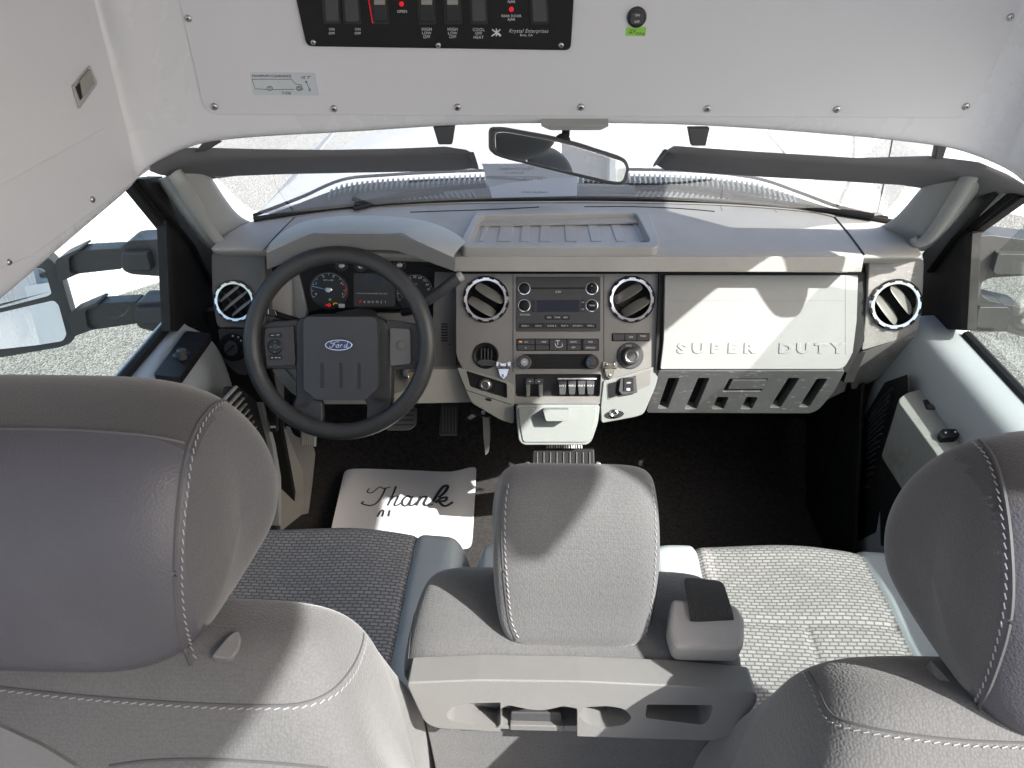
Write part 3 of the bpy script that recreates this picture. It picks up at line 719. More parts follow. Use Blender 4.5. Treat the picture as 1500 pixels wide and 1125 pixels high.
# -------- instrument cluster
FC = face_y(530, 425, 1.645, 22)
cl = plate('instrument_cluster', FC, rnd([(433,394),(470,372),(585,372),(637,392),(640,466),(600,453),(476,452),(449,458)],[6,10,10,6,4,8,8,4]), 0, -.02, 'black_satin', dash, bev=.003)
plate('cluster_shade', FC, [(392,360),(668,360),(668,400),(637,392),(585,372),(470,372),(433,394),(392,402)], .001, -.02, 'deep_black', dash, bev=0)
def gauge(cx, cy, r, red=False):
    knob('dial', FC, cx, cy, r, .004, .0, 'black_plastic', cl, taper=.97, seg=40)
    arc = [(cx+(r-4)*math.cos(a), cy-(r-4)*math.sin(a)) for a in [R(205-i*11.5) for i in range(21)]]
    strokes('scale_arc', FC, [arc], .9, mat('dial_arc',(.28,.28,.30),.5), cl, h=.0045)
    strokes('tick', FC, [[(cx+(r-7)*math.cos(a), cy-(r-7)*math.sin(a)),(cx+(r-4.5)*math.cos(a), cy-(r-4.5)*math.sin(a))] for a in [R(205-i*23) for i in range(11)]], .7, 'print_white', cl, h=.0045, smooth=False)
    knob('needle_hub', FC, cx, cy, 5, .009, .004, 'steel', cl, seg=20)
gauge(481,425,29); gauge(608,429,30)
mat('needle_blue',(.25,.45,.8),.4)
strokes('needle', FC, [[(481,425),(457,419)]], 1.4, 'needle_blue', cl, h=.007, smooth=False)
strokes('needle', FC, [[(608,429),(588,436)]], 1.4, 'needle_blue', cl, h=.007, smooth=False)
strokes('red_zone', FC, [[(504,416),(507,424),(506,432)]], 1.6, 'red_print', cl, h=.0046)
for s,x,y,hh in (('0',463,431,4.2),('1',463,415,4.2),('2',474,405,4.2),('3',488,405,4.2),('4',500,415,4.2),('5',502,431,4.2),('RPM x 1000',481,410.5,2.4),
    ('40',600,408,3.8),('50',607.5,405.8,4.2),('60',615,407,4.2),('70',621.5,411,4),('80',626,417,4),('90',628,424,4),('0',588,431,3.6),('MPH',608,416,2.6),
    ('ULTRA LOW SULFUR DIESEL FUEL ONLY',545,430,2.1)):
    text('lettering', s, FC, x, y, hh*.85, 'print_white', cl, h=.0052)
plate('message_screen', FC, rect(518,400,579,449,3), .0015, 0, 'charcoal', cl, bev=.0005)
plate('display', FC, rect(529,402,560,414), .0022, .0012, mat('lcd',(.015,.022,.035),.25), cl, bev=0)
for i,(c,m_) in enumerate(zip('PRNDM21',['lamp_red']+['print_white']*6)):
    text('lettering', c, FC, 528+i*6.1, 442.5, 3.4 if i else 4.5, m_ if i else 'lamp_red', cl, h=.0025)
for x,y,m_,r in ((483,439,'lamp_green',1.8),(482,447,'lamp_red',2.6),(478.5,447,'lamp_red',1.6)): knob('warning_lamp', FC, x, y, r, .0058, .004, m_, cl, seg=12)
strokes('warning_lamp', FC, [[(488.5,447),(489,444.5),(492,443.8),(494.5,445)]], 1.2, 'lamp_amber', cl, h=.0055)
plate('odometer_box', FC, rect(496,445,505,451,1), .0055,.004,'label_film',cl,bev=0)
for x,y in ((500,389),(528,390),(562,380),(585,388)):
    knob('small_dial', FC, x, y, 10, .003, 0, 'black_plastic', cl, seg=24); knob('needle_hub', FC, x, y, 4, .009, .003, 'steel', cl, seg=16)
    strokes('tick', FC, [[(x-8,y-3),(x-6,y-2.5)],[(x,y-8),(x,y-6)],[(x+8,y-3),(x+6,y-2.5)]], .8, 'print_white', cl, h=.0035, smooth=False)

# -------- round vents
def vent(F, cx, cy, r, rot, h=.0, style=0, parent=None):
    s = F.sc(cx,cy); q = r*s; p = F.at(cx,cy,h)
    v = lathe('air_vent', [(q*.76,-.03),(q*.77,.003),(q*.80,.0075),(q*.92,.008),(q*.99,.004),(q,-.004),(q,-.03)], p, F.n, 'chrome', dash, seg=48)
    bm = bmesh.new()
    for i in range(12):
        a = 2*math.pi*(i+.5)/12; d = F.u*math.cos(a)+F.v*math.sin(a); t = F.n.cross(d)
        box_bm(p + d*(q*.93) + F.n*.0062, (t, d, F.n), (q*.105, q*.055, .0022), bm)
    make('ring_pads', bm, 'charcoal' if style else 'black_satin', v, bev=.0008)
    lathe('bowl', [(0,-.034),(q*.5,-.032),(q*.77,-.016),(q*.78,.001)], p, F.n, 'deep_black', v, seg=32)
    c, sn = math.cos(rot), math.sin(rot); A = F.u*c + F.v*sn; B = F.n.cross(A)
    for k_, off in enumerate((-.36,.30) if style == 0 else (-.42,.0,.42)):
        hw = math.sqrt(max(.05,.74**2-off*off))*q
        wd = q*(.22 if style == 0 else .08)
        rows = []
        for j in range(7):
            u_ = -1+2*j/6; bow = (1-u_*u_)*.006
            rows.append([p + A*(hw*u_) + B*(off*q + wd*w_*(1-.25*u_*u_)) + F.n*(-.004+bow - (.010 if style==0 else .004)*w_*(1 if off<0 else 1)) for w_ in (-1,0,1)])
        patch('slat', rows, 'fascia' if style==0 else 'trim_grey', v, thick=.002, sub=2)
    if style:
        for off in (-.3,.3): bar('cross_slat', p+B*(-.65*q)+A*off*q-F.n*.014, p+B*(.65*q)+A*off*q-F.n*.014, .003, .008, F.n, 'charcoal', v)
    return v
def bore(F, cx, cy, rpx, d): s = F.sc(cx,cy); return lathe('c', [(0,.02),(rpx*s,.02),(rpx*s,-d),(0,-d)], F.at(cx,cy,0), F.n, 'deep_black', seg=40)
carve(ventp, [bore(FL,345,441,31.5*.775,.042)])
vent(FL, 345, 441, 31.5, R(38), style=1)
# -------- headlamp switch
k0 = FL
knob('headlamp_bezel', FL, 340, 509, 22, .004, -.01, 'black_satin', dash)
hk = knob('headlamp_switch', FL, 338, 511, 12, .016, .0, 'charcoal', dash, taper=.8)
bar('grip', FL.at(333,515,.018), FL.at(343,506,.018), .004, .006, FL.n, 'black_satin', hk)
for x,y in ((341,492),(349,494),(353,499)): plate('mark', FL, rect(x-1.2,y-1.2,x+1.2,y+1.2), .0046,.004,'print_white',hk,bev=0)

# ================================================================== centre stack
FS = face_y(818, 400, 1.615, 27)
fas_px = rnd([(668,401),(971,401),(970,500),(964,542),(942,572),(884,592),(752,592),(702,572),(682,548),(668,522)],[3,3,30,14,8,4,4,8,14,10],4)
fascia = plate('centre_fascia', FS, fas_px, 0, -.06, 'fascia', dash, bev=.003, seg=3)
def bore(F, cx, cy, rpx, d): s = F.sc(cx,cy); return lathe('c', [(0,.02),(rpx*s,.02),(rpx*s,-d),(0,-d)], F.at(cx,cy,0), F.n, 'deep_black', seg=40)
cut = [bore(FS,712,438.7,34.5*.775,.04), bore(FS,925,438.7,34.5*.775,.04), bore(FS,711.5,521,14.4,.02),
  plate('c', FS, [(680,541),(745,560),(745,587),(686,570)], .01, -.014, 'deep_black', bev=0),
  plate('c', FS, rnd([(754,548.5),(881,548.5),(879,581.5),(755,581.5)],3), .01, -.022, 'deep_black', bev=0)]
carve(fascia, cut)
plate('recess_floor', FS, rect(752,546,883,583), -.019, -.03, 'black_plastic', fascia, bev=0)
for x in (751.5,884.5): plate('groove', FS, [(x-.5,402),(x+.5,402),(x+.5 + (0),545),(x-.5,545)], .0004,-.002,'deep_black',fascia,bev=0)
# radio
rd = plate('radio', FS, rect(756.5,405.5,879.5,485.5,2.5), .0035, -.01, 'charcoal', dash, bev=.001)
RH = .0035
plate('disc_slot', FS, rect(776,421,860,423.4), RH+.0004, 0, 'deep_black', rd, bev=0)
plate('display', FS, rect(786,439.5,849,457,1), RH+.0006, 0, mat('screen_blue',(.012,.014,.035),.12), rd, bev=0)
text('lettering','CD',FS,817.5,427.5,2.6,'print_white',rd,h=RH+.0003,sx=1.6)
for cx,cy in ((768,422.5),(867,422.5),(768,447.5),(867,447.5)):
    s = FS.sc(cx,cy); q = 9.2*s; p = FS.at(cx,cy,RH)
    lathe('knob_ring', [(q*.86,0),(q*.88,.0014),(q,.0012),(q,-.001)], p, FS.n, 'chrome', rd, seg=36)
    kk = lathe('radio_knob', [(q*.84,0),(q*.82,.004),(q*.6,.0055),(0,.005)], p, FS.n, 'black_satin', rd, seg=28)
text('lettering','+',FS,867,419,3,'print_white',rd,h=RH+.0062); text('lettering','-',FS,867,426,3,'print_white',rd,h=RH+.0062)
text('lettering','MENU',FS,867,447.5,2.2,'print_white',rd,h=RH+.0062); text('lettering','VOL-PUSH',FS,769,461,2.3,'print_white',rd,h=RH+.0003)
bt = rect(0,0,1,1)
for x0,x1 in ((778.5,784.5),(851,857)):
    for y0,y1 in ((439,447.6),(448.4,457)): plate('radio_button', FS, rect(x0,y0,x1,y1,.8), RH+.0014, RH-.001, 'black_plastic', rd, bev=.0004)
text('lettering','FM',FS,854,443,2,'print_white',rd,h=RH+.0016); text('lettering','CD',FS,854,453,2,'print_white',rd,h=RH+.0016)
for x0,x1,tx in ((798,811,'SEEK'),(812,821,'TUNE'),(822,835,'SEEK')):
    plate('radio_button', FS, rect(x0,461.5,x1,468.5,2), RH+.0016, RH-.001, 'black_plastic', rd, bev=.0005); text('lettering',tx,FS,(x0+x1)/2,465,2.2,'print_white',rd,h=RH+.0018)
for i in range(6):
    x0 = 760.5+i*19.1; plate('radio_button', FS, rect(x0,473.6,x0+18.4,481,2.5 if i in (0,5) else .8), RH+.0018, RH-.001, 'black_plastic', rd, bev=.0005)
    text('lettering', ('SCAN 1','CAT 2','CLOCK 3','TEXT 4','SOUND 5','DISP 6')[i], FS, x0+9.2, 477.3, 2.3, 'print_white', rd, h=RH+.002)
# climate buttons
cp = plate('climate_panel', FS, rect(756.5,496,877.5,514,1.5), .0016, -.006, 'deep_black', dash, bev=.0006)
for x0,x1,n_ in ((758,783,2),(784.5,804,2),(805.5,829.5,1),(831,850.5,2),(854.5,876,2)):
    ys = [(497.3,504.7),(505.5,512.7)] if n_==2 else [(497.3,512.7)]
    for y0,y1 in ys: plate('climate_button', FS, rect(x0,y0,x1,y1,1), .0034, .0, 'charcoal', cp, bev=.0006)
strokes('climate_icon', FS, [[(813,503),(815,508),(820,509)],[(817,500),(817,505)],[(823,503),(824,507),(820,509)],[(814,499),(820,499)]], 1.3, 'print_white', cp, h=.0037, smooth=False)
plate('button_lamp', FS, rect(760.5,499.6,764.5,501.6), .0037,.003,'lamp_amber',cp,bev=0)
for s_,x,y in (('A/C',771,501),('MAX',797,501),('R',770,509.5),('AUTO',840,501),('FAN',865,501),('OFF',840,509),('DEFROST',865,509.5)): text('lettering',s_,FS,x,y,2.3,'print_white',cp,h=.0037)
kp = plate('knob_panel', FS, rect(766,518.5,869,540.5,3), .0014, -.006, 'black_satin', dash, bev=.0008)
for a_,b_ in (((784,529),(816,529)),((818,529),(850,529))): plate('groove', FS, [(a_[0],a_[1]),(b_[0],b_[1]),(b_[0],b_[1]+.8),(a_[0],a_[1]+.8)], .0018,.001,'deep_black',kp,bev=0)
plate('groove', FS, rect(816.6,519,817.4,540), .0018,.001,'deep_black',kp,bev=0)
for cx,m_ in ((768.5,None),(867,1)):
    s = FS.sc(cx,530); q = 10.6*s; p = FS.at(cx,530,0)
    kd = lathe('temperature_dial', [(q,0),(q*.98,.004),(q*.92,.014),(q*.84,.0155),(q*.80,.0145),(q*.55,.0142),(q*.50,.0165),(0,.0168)], p, FS.n, 'steel' if m_ is None else 'charcoal', dash, seg=40, angle=25)
    lathe('dial_face', [(q*.79,.0148),(q*.56,.0146)], p, FS.n, 'charcoal', kd, seg=32)
    if m_:
        strokes('hot_mark', FS, [[(870,526),(872,530),(870,534)]], 1.3, 'red_print', kd, h=.0155); strokes('cold_mark', FS, [[(863,526),(861,530),(863,534)]], 1.3, 'blue_print', kd, h=.0155)
    else: strokes('pointer', FS, [[(766.5,530),(770.5,530)]], 2.4, 'print_white', kd, h=.017, smooth=False)
# right hand buttons and dial
bp_ = plate('button_panel', FS, rect(896.5,488,951.5,500,1.2), .0014, -.004, 'deep_black', dash, bev=.0005)
for i in range(3): plate('push_button', FS, rect(898+i*17.8,489.3,914.6+i*17.8,498.7,1), .0036, 0, 'charcoal', bp_, bev=.0006)
text('lettering','OFF',FS,924.5,494,2.6,'print_white',bp_,h=.004); text('lettering','TOW',FS,942,492.5,2.4,'print_white',bp_,h=.004)
s = FS.sc(923,521); p = FS.at(923,521,0)
dl = lathe('drive_mode_dial', [(19.5*s,0),(19.5*s,.002),(18.5*s,.0035),(13.5*s,.0035),(12*s,.012),(11*s,.0215),(9*s,.0225),(8*s,.0215),(0,.021)], p, FS.n, 'charcoal', dash, seg=44, angle=25)
lathe('knob_ring', [(8.6*s,.0222),(8.2*s,.0232),(7.4*s,.0228)], p, FS.n, 'steel', dl, seg=36)
text('lettering','2WD',FS,921,506.5,3,'print_white',dl,h=.0042)
p = FS.at(711.5,521,0)
so = lathe('power_socket', [(19.5*s,0),(19.2*s,.003),(18*s,.004),(14.5*s,.001),(13.5*s,-.014),(0,-.014)], p, FS.n, 'black_satin', dash, seg=40)
plate('socket_lid', FS, rnd([(697,531),(703,527),(720,527),(727,530),(722,536),(704,536)],3), .006, -.004, 'charcoal', so, bev=.001)
for x in (704,709,714,719): plate('socket_rib', FS, rect(x,510,x+1.8,527), -.004, -.013, 'charcoal', so, bev=.0005)
vent(FS, 712, 438.7, 34.5, R(-30)); vent(FS, 925, 438.7, 34.5, R(32))
# little hinges screwed on
def hinge(cx, cy, m_, lab):
    t = thing('hinge_bracket', lab, 'bracket', FS.at(cx,cy))
    plate('hinge_plate', FS, rnd([(cx-10,cy-12),(cx-2,cy-9),(cx+2,cy-9),(cx+11,cy-12),(cx+11,cy-3),(cx-10,cy-3)],2), .005, .0012, m_, t, bev=.0006)
    plate('hinge_leaf', FS, rnd([(cx-8,cy-2),(cx+9,cy-2),(cx+6,cy+9),(cx+1,cy+15),(cx-5,cy+10)],2), .010, .0012, m_, t, bev=.001)
    tube('hinge_pin', [FS.at(cx-10,cy-2.5,.008), FS.at(cx+10,cy-2.5,.008)], .0035, m_, t, seg=10)
    for q in ((cx-5,cy-7),(cx+6,cy-7),(cx,cy+9)): screw(FS, q[0], q[1], 2.2, t, .010 if q[1]>cy else .005)
    return t
hinge(737,541,'chrome','shiny chrome hinge bracket screwed below the left centre vent, beside the power socket')
mat('nickel',(.50,.47,.40),.3,metal=1.0,vary=.15,vscale=200)
hinge(893,541,'nickel','dull brassy hinge bracket screwed left of the large four wheel drive dial')
# switch recess contents
FR_ = FS
for cx,la in ((776,''),(789.5,'')):
    plate('brake_button', FS, rnd([(cx-6.3,554.5),(cx+6.3,554.5),(cx+6.3,563),(cx-6.3,563)],2.5), -.004, -.02, 'charcoal', dash, bev=.001)
plate('mark', FS, rect(775,558,778,559.2), -.0036,-.0045,'print_white',dash,bev=0); plate('mark', FS, rect(788,558,791,559.2), -.0036,-.0045,'print_white',dash,bev=0)
for cx in (773.5,792): plate('brake_lever', FS, rnd([(cx-3.2,563),(cx+3.2,563),(cx+2.6,581),(cx-2.6,581)],2), .008, -.018, 'dash_dark', dash, bev=.0015)
plate('label_strip', FS, rect(817,554,874,555.6), -.010, -.0195, 'print_white', dash, bev=0)
for i,cx in enumerate((824,838,852,865)):
    a_ = plate('auxiliary_switch', FS, rnd([(cx-6,558),(cx+6,558),(cx+4.2,578),(cx-4.2,578)],1.5), .002, -.019, 'charcoal', dash, bev=.0012)
    text('lettering', ('AUX 1','AUX 2','AUX 3','AUX 4')[i], FS, cx, 565, 2.5, 'print_white', a_, h=.0024); text('lettering','UPFITTER'[i*2:i*2+2], FS, cx-3, 557, 0.01,'print_white', a_) if False else None
# lower pods
mat('pod_light',(.28,.28,.255),.5,bump=.15,bscale=800)
pl = plate('outlet_pod', FS, rnd([(669,538),(683,541),(744,558),(753,564),(753,621),(735,616),(690,590),(684,575)],[4,6,6,4,4,8,8,8]), .0045, -.05, 'pod_light', dash, bev=.003, seg=3)
carve(pl, [plate('c', FS, rnd([(682,543.5),(742,562),(742.5,584),(688,567)],3), .01, -.006, 'deep_black', bev=0)])
pb = plate('pod_floor', FS, rnd([(681,542),(744,561),(744,586),(687,569)],3), -.004, -.012, 'black_satin', dash, bev=0)
knob('cigar_lighter', FS, 711, 564, 9.5, .003, -.005, 'charcoal', pb, dish=.001); knob('lighter_ring', FS, 711, 564, 7, .004, .0, 'steel', pb, dish=.002); knob('lighter_cap', FS, 711, 564, 5.4, .0045, .0, 'charcoal', pb)
plate('groove', FS, [(683,571),(748,592),(748,593),(683,572)], .0050, .004, 'deep_black', pl, bev=0)
plate('thumb_slot', FS, ell(715.5,585.5,5,2.2,n=14,rot=.25), .0052, .004, 'deep_black', pl, bev=0)
pr_ = plate('outlet_pod', FS, rnd([(884,557),(905,553),(958,537),(966,541),(961,565),(943,607),(930,611),(881,620),(880,595)],[4,6,4,4,8,8,4,4,4]), .0045, -.05, mat('pod_pale',(.22,.235,.225),.5,bump=.15,bscale=800), dash, bev=.003, seg=3)
plate('pod_insert', FS, rnd([(889,561),(907,557),(954,541),(953,563),(930,573),(890,586)],3), .0058, .003, 'fascia', pr_, bev=.0006)
plate('pod_inset', FS, rnd([(890,562),(907,558),(932,550),(931,572),(891,584)],3), .0066, .003, 'black_satin', pr_, bev=.0006)
sw = plate('rocker_housing', FS, rnd([(909,554),(932,552),(934,575),(912,579),(906,573)],2), .016, .004, 'charcoal', pr_, bev=.0015)
plate('rocker_face', FS, rect(913.5,553.5,928.5,573,1.5), .0185, .012, 'black_plastic', dash, bev=.001)
text('lettering','OFF',FS,921,561,2.6,'print_white',sw,h=.019); plate('mark', FS, rect(918,568.5,923,572), .0189,.018,'label_film',sw,bev=0)
so2 = plate('pod_hollow', FS, ell(899.5,607.5,14.5,6,n=32,rot=-.12), .0052, .002, 'deep_black', pr_, bev=0)
knob('outlet_ring', FS, 899.5, 606, 6.5, .009, .004, 'chrome', pr_, dish=.002)
# pull-out tray
FTR = Face(FS.at(818,600,.03), FS.n)
tb = plate('ash_tray', FTR, rnd([(755.5,593),(879,593),(876,620),(867,646),(860,652),(767,652),(760,646),(757,620)],[5,5,8,6,5,5,6,8],4), .004, -.05, 'tray_light', dash, bev=.004, seg=3)
plate('tray_front', FTR, rnd([(759,597),(875,597),(872,620),(861,648),(766,648),(761,620)],[4,4,8,5,5,8],4), .0075, .001, 'tray_light', tb, bev=.0025, seg=3)
plate('pull', FTR, rnd([(795,600),(834,600),(835,611),(831,617),(800,617)],[2,2,3,2,2],3), .040, .005, 'tray_light', tb, bev=.004, seg=3)
# -------- storage tray on top of the dash
ro = rnd([(697,309),(950,307),(969,362),(670,361)],[10,10,14,14],5)
FT = Face(PZ(820,356,.792), (0,-.05,1))
ri = rnd([(704,315),(932,311),(954,354),(685,355)],[6,6,8,8],4)
def pr_at(nm, pts, h1, h0, **k): return make(nm, prism_bm([topz(x,y,h1) for x,y in pts], FT.n, h1-h0), mat('tray_grey',(.40,.39,.375),.55,bump=.25,bscale=700), **k)
carve(top, [pr_at('c', rnd([(699,312),(946,309),(965,360),(676,359)],6), .02, -.05)])
rim = pr_at('storage_tray', ro, .006, -.034, parent=dash, bev=.003, seg=3)
carve(rim, [pr_at('c', ri, .0065, -.014)])
rx = [(712,722,701,707),(737,755,728,748),(767,778,762,775),(793,806,790,806),(826,839,829,845),(858,872,866,881),(890,904,903,917),(922,930,939,950)]
for a,b_,c,d in rx:
    plate('tray_rib', FT, [(a,317),(b_,317),(d,353),(c,353)], -.0118, -.016, 'tray_grey', rim, bev=.0012)
# defroster slots and seams on the top
tree = bvh_of([top, dash.children[0]])
def strip_top(nm, pts, wpx, mt='deep_black', h=.0004):
    P = smooth_path([V((x,y,0)) for x,y in pts], 5); L3 = []
    for p in P:
        l,nr = on_surface(tree,p.x,p.y,h)
        if l is not None: L3.append(l)
    r = wpx*FT.sc(700,310)*.5
    return make(nm, sweep_bm(L3, r, 6, flat=(1,.4)), mt, dash)
strip_top('defroster_slot', [(601,311),(660,309),(720,307),(790,303.5)], 3.0); strip_top('defroster_slot', [(856,303),(930,303),(1000,306),(1047,310)], 3.0)
strip_top('top_ledge', [(434,314),(520,305),(640,299),(780,297),(900,297),(1060,301),(1180,310),(1222,318)], 5, 'dash_grey', .002)
strip_top('seam', [(385,368),(405,345),(432,318)], 2.0, 'deep_black'); strip_top('seam', [(1222,318),(1245,345),(1266,374)], 3.6, 'deep_black')
strip_top('seam', [(528,305),(524,312)], 1.2,'seam'); strip_top('seam', [(1132,303),(1138,312)],1.2,'seam'); strip_top('seam', [(1055,300),(1058,309)],1.2,'seam')
# -------- glove box
FG = face_y(1110, 402, 1.592, 25)
gb = plate('glove_box', FG, rnd([(974,403),(1257,403),(1255,470),(1249,518),(1236,541),(967,541),(972,500)],[3,3,20,8,10,3,10]), 0, -.06, 'glove_grey', dash, bev=.004, seg=3)
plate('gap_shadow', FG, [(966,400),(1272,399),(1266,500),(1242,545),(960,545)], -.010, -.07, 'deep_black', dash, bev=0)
plate('side_edge', FG, rnd([(1238,404),(1257,404),(1255,470),(1249,518),(1238,520)],2), .0006, -.02, 'glove_grey', gb, bev=.0008)
for s_,x0,x1 in (('SUPER',986,1110),('DUTY',1138,1240)):
    for i,c in enumerate(s_):
        n_ = len(s_); st_ = (x1-x0)/n_; text('raised_letter', c, FG, x0+st_*(i+.5), 511, 13.5, 'glove_grey', gb, sx=1.4, ext=.0010, h=.0004, bev=.0005, offs=.035)
plate('groove', FG, rect(976,440,1250,440.8), .0004,-.001,'seam',gb,bev=0)
pt = FG.at(1100,542,-.001)
FLB = Face(pt, V((0,-math.cos(R(-10)),math.sin(R(-10)))))
lb_px = rnd([(965,543),(1238,543),(1222,574),(1200,600),(1188,606),(946,605),(955,572)],[3,4,8,8,8,6,8],4)
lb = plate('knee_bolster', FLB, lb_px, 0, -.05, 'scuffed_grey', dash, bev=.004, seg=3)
sl = [[(979,555),(995,555),(978,599),(964,599)],[(1023,555),(1039,555),(1020,600),(1003.5,600)],[(1051,583),(1067,583),(1060,600),(1043,600)],[(1094,583),(1110,583),(1101,600),(1085,600)],[(1155,555),(1171,555),(1143,598),(1128,598)],[(1197,556),(1212,556),(1185,597),(1171,597)],[(1069,556),(1125,556),(1115,574),(1059,574)]]
carve(lb, [plate('c', FLB, rnd(q,2), .002, -.026, 'deep_black', bev=0) for q in sl])
plate('slot_back', FLB, [(962,550),(1215,550),(1190,602),(955,602)], -.024,-.03,'deep_black',lb,bev=0)
plate('glove_latch', FLB, rnd([(1073,557),(1124,557),(1117,570),(1066,570)],2), .001, -.02, 'scuffed_grey', dash, bev=.002)
# right end panel
FE = face_y(1311, 440, 1.570, 20, yaw=-4)
ep = plate('end_panel', FE, rnd([(1273,378),(1354,378),(1353,420),(1345,490),(1262,514),(1270,440)],[3,10,10,6,4,10]), 0, -.05, 'scuffed_fascia', dash, bev=.004, seg=3)
FE2 = Face(FE.at(1300,502,-.002), V((-.05,-.96,-.28)))
plate('end_panel_lower', FE2, rnd([(1262,515),(1345,491),(1330,520),(1285,556),(1246,572),(1253,535)],[3,3,14,14,6,6]), 0, -.05, 'scuffed_fascia', dash, bev=.004, seg=3)
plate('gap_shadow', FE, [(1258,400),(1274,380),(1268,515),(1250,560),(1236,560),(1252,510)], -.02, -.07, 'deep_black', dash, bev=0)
carve(ep, [bore(FE,1311,446,38*.775,.042)])
vent(FE, 1311, 446, 38, R(-50))
# underside of the dash, dark
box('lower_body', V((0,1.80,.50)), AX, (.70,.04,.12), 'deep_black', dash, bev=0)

# ================================================================== STEERING
WC = PY(497, 504, 1.405); WN = (CAM-WC).normalized(); WN = V((0.0, -math.cos(R(27)), math.sin(R(27))))
WFc = Face(WC, WN)
sw_ = thing('steering_wheel', 'dark grey four spoke steering wheel with a blue oval badge on its centre pad', 'steering wheel', WC)
RW = 129.5*WFc.sc(497,504)
rimp = [WC + (WFc.u*math.cos(t)+WFc.v*math.sin(t))*RW for t in [2*math.pi*i/72 for i in range(72)]]
tube('rim', rimp, 12.6*WFc.sc(497,504), 'wheel_rubber', sw_, seg=16, closed=True)
# carrier: wings and spokes
def wp(nm, px, h1, h0, m_, par=sw_, r=3, **k): return plate(nm, WFc, rnd(px, r, 4), h1, h0, m_, par, **k)
carr = wp('hub_carrier', [(432,470),(448,462),(548,462),(566,470),(574,500),(574,590),(570,600),(540,604),(534,586),(462,586),(456,604),(438,600),(433,590)], -.012, -.045, 'wheel_rubber', r=[8,6,6,8,6,6,6,4,4,4,4,6,6], bev=.005, seg=3)
wp('spoke', [(374,484),(388,472),(436,468),(440,540),(384,541),(372,530)], -.014, -.036, 'wheel_rubber', r=[6,6,3,3,6,6], bev=.006, seg=3)
wp('spoke', [(566,468),(606,474),(624,484),(628,530),(612,541),(566,541)], -.014, -.036, 'wheel_rubber', r=[3,6,6,6,6,3], bev=.006, seg=3)
wp('spoke', [(434,580),(463,584),(472,588),(473,614),(468,626),(440,616),(426,596)], -.012, -.034, 'wheel_rubber', r=[3,3,5,4,4,6,4], bev=.006, seg=3)
wp('spoke', [(560,580),(571,585),(572,600),(556,616),(540,624),(537,612),(538,588),(544,582)], -.012, -.034, 'wheel_rubber', r=[3,3,4,5,4,4,5,3], bev=.006, seg=3)
pad = wp('airbag_cover', [(444,470),(450,464),(546,464),(552,470),(552.5,570),(546,576),(536,586),(463,586),(452,576),(444.5,570)], .012, -.02, 'hub_plastic', r=[5,4,4,5,4,4,6,6,4,4], bev=.005, seg=4)
carve(pad, [plate('c', WFc, rect(x-2.8,532,x+2.8,569,1.5), .02, .0085, 'deep_black', bev=0) for x in (470,497.5,524)])
bd = plate('badge', WFc, ell(496,505.5,20.3,8.2,n=40), .0150, .010, 'chrome', pad, bev=.0006)
plate('badge_field', WFc, ell(496,505.5,18.6,6.9,n=40), .0156, .014, 'ford_blue', pad, bev=0)
fo = [[(486,500.5),(484,502),(487,503),(493,500.8),(497,500.9)],[(490.5,501.5),(488,506),(485.5,509.2),(483,508.6),(484,507)],[(487,505.4),(491.5,504.8)],
      [(495,504.9),(492.6,506.3),(492.6,508.8),(495,508.6),(496.2,506.4),(495,504.9),(497.6,505.6)],[(499.2,505),(498.2,509)],[(498.6,506.6),(500,505.1),(501.6,505.3)],
      [(507.6,505.3),(504.8,505.6),(504.2,508.2),(506,508.8),(507.8,506.5)],[(509.6,500.8),(507.6,508.4),(510,508.7)]]
strokes('badge_script', WFc, fo, 1.0, 'print_white', pad, h=.0159)
plate('emboss_line', WFc, rect(488,521,508,522), .0126,.011,'hub_plastic',pad,bev=0)
# button pods
b1 = wp('button_pod', [(387,480),(430,477),(433,536),(389,538),(386,500)], -.006, -.03, mat('pod_brown',(.065,.058,.060),.45,bump=.2,bscale=600), r=[4,3,4,4,4], bev=.003)
wp('rocker_button', [(394,489),(412,487),(412,494),(395,495)], -.003,-.008,'black_plastic',b1,r=2,bev=.0008)
wp('rocker_button', [(394,520),(413,520),(413,527),(395,528)], -.003,-.008,'black_plastic',b1,r=2,bev=.0008)
knob('button_pad', WFc, 402.5, 508, 11.5, -.0035, -.008, 'black_plastic', b1); knob('centre_button', WFc, 402.5, 508, 4.2, -.001, -.006, 'charcoal', b1)
strokes('button_mark', WFc, [[(397,491.5),(401,491)],[(405,490.7),(409,490.4)],[(397,524),(400,524)],[(403,524),(406,524)],[(408,524),(411,524)],[(401,508),(404,508)],[(397,508),(396,508.5)],[(409,508),(408,508.5)],[(402,500.5),(403,500.5)],[(402,515.5),(403,515.5)]], 1.0, 'print_white', b1, h=-.0022, smooth=False)
b2 = wp('button_pod', [(571,480),(601,482),(602,533),(571,536)], -.006, -.03, 'dash_dark', r=[3,4,4,3], bev=.003)
knob('blank_disc', WFc, 587, 506, 7.5, -.0045, -.008, 'dash_dark', b2, dish=-.001)
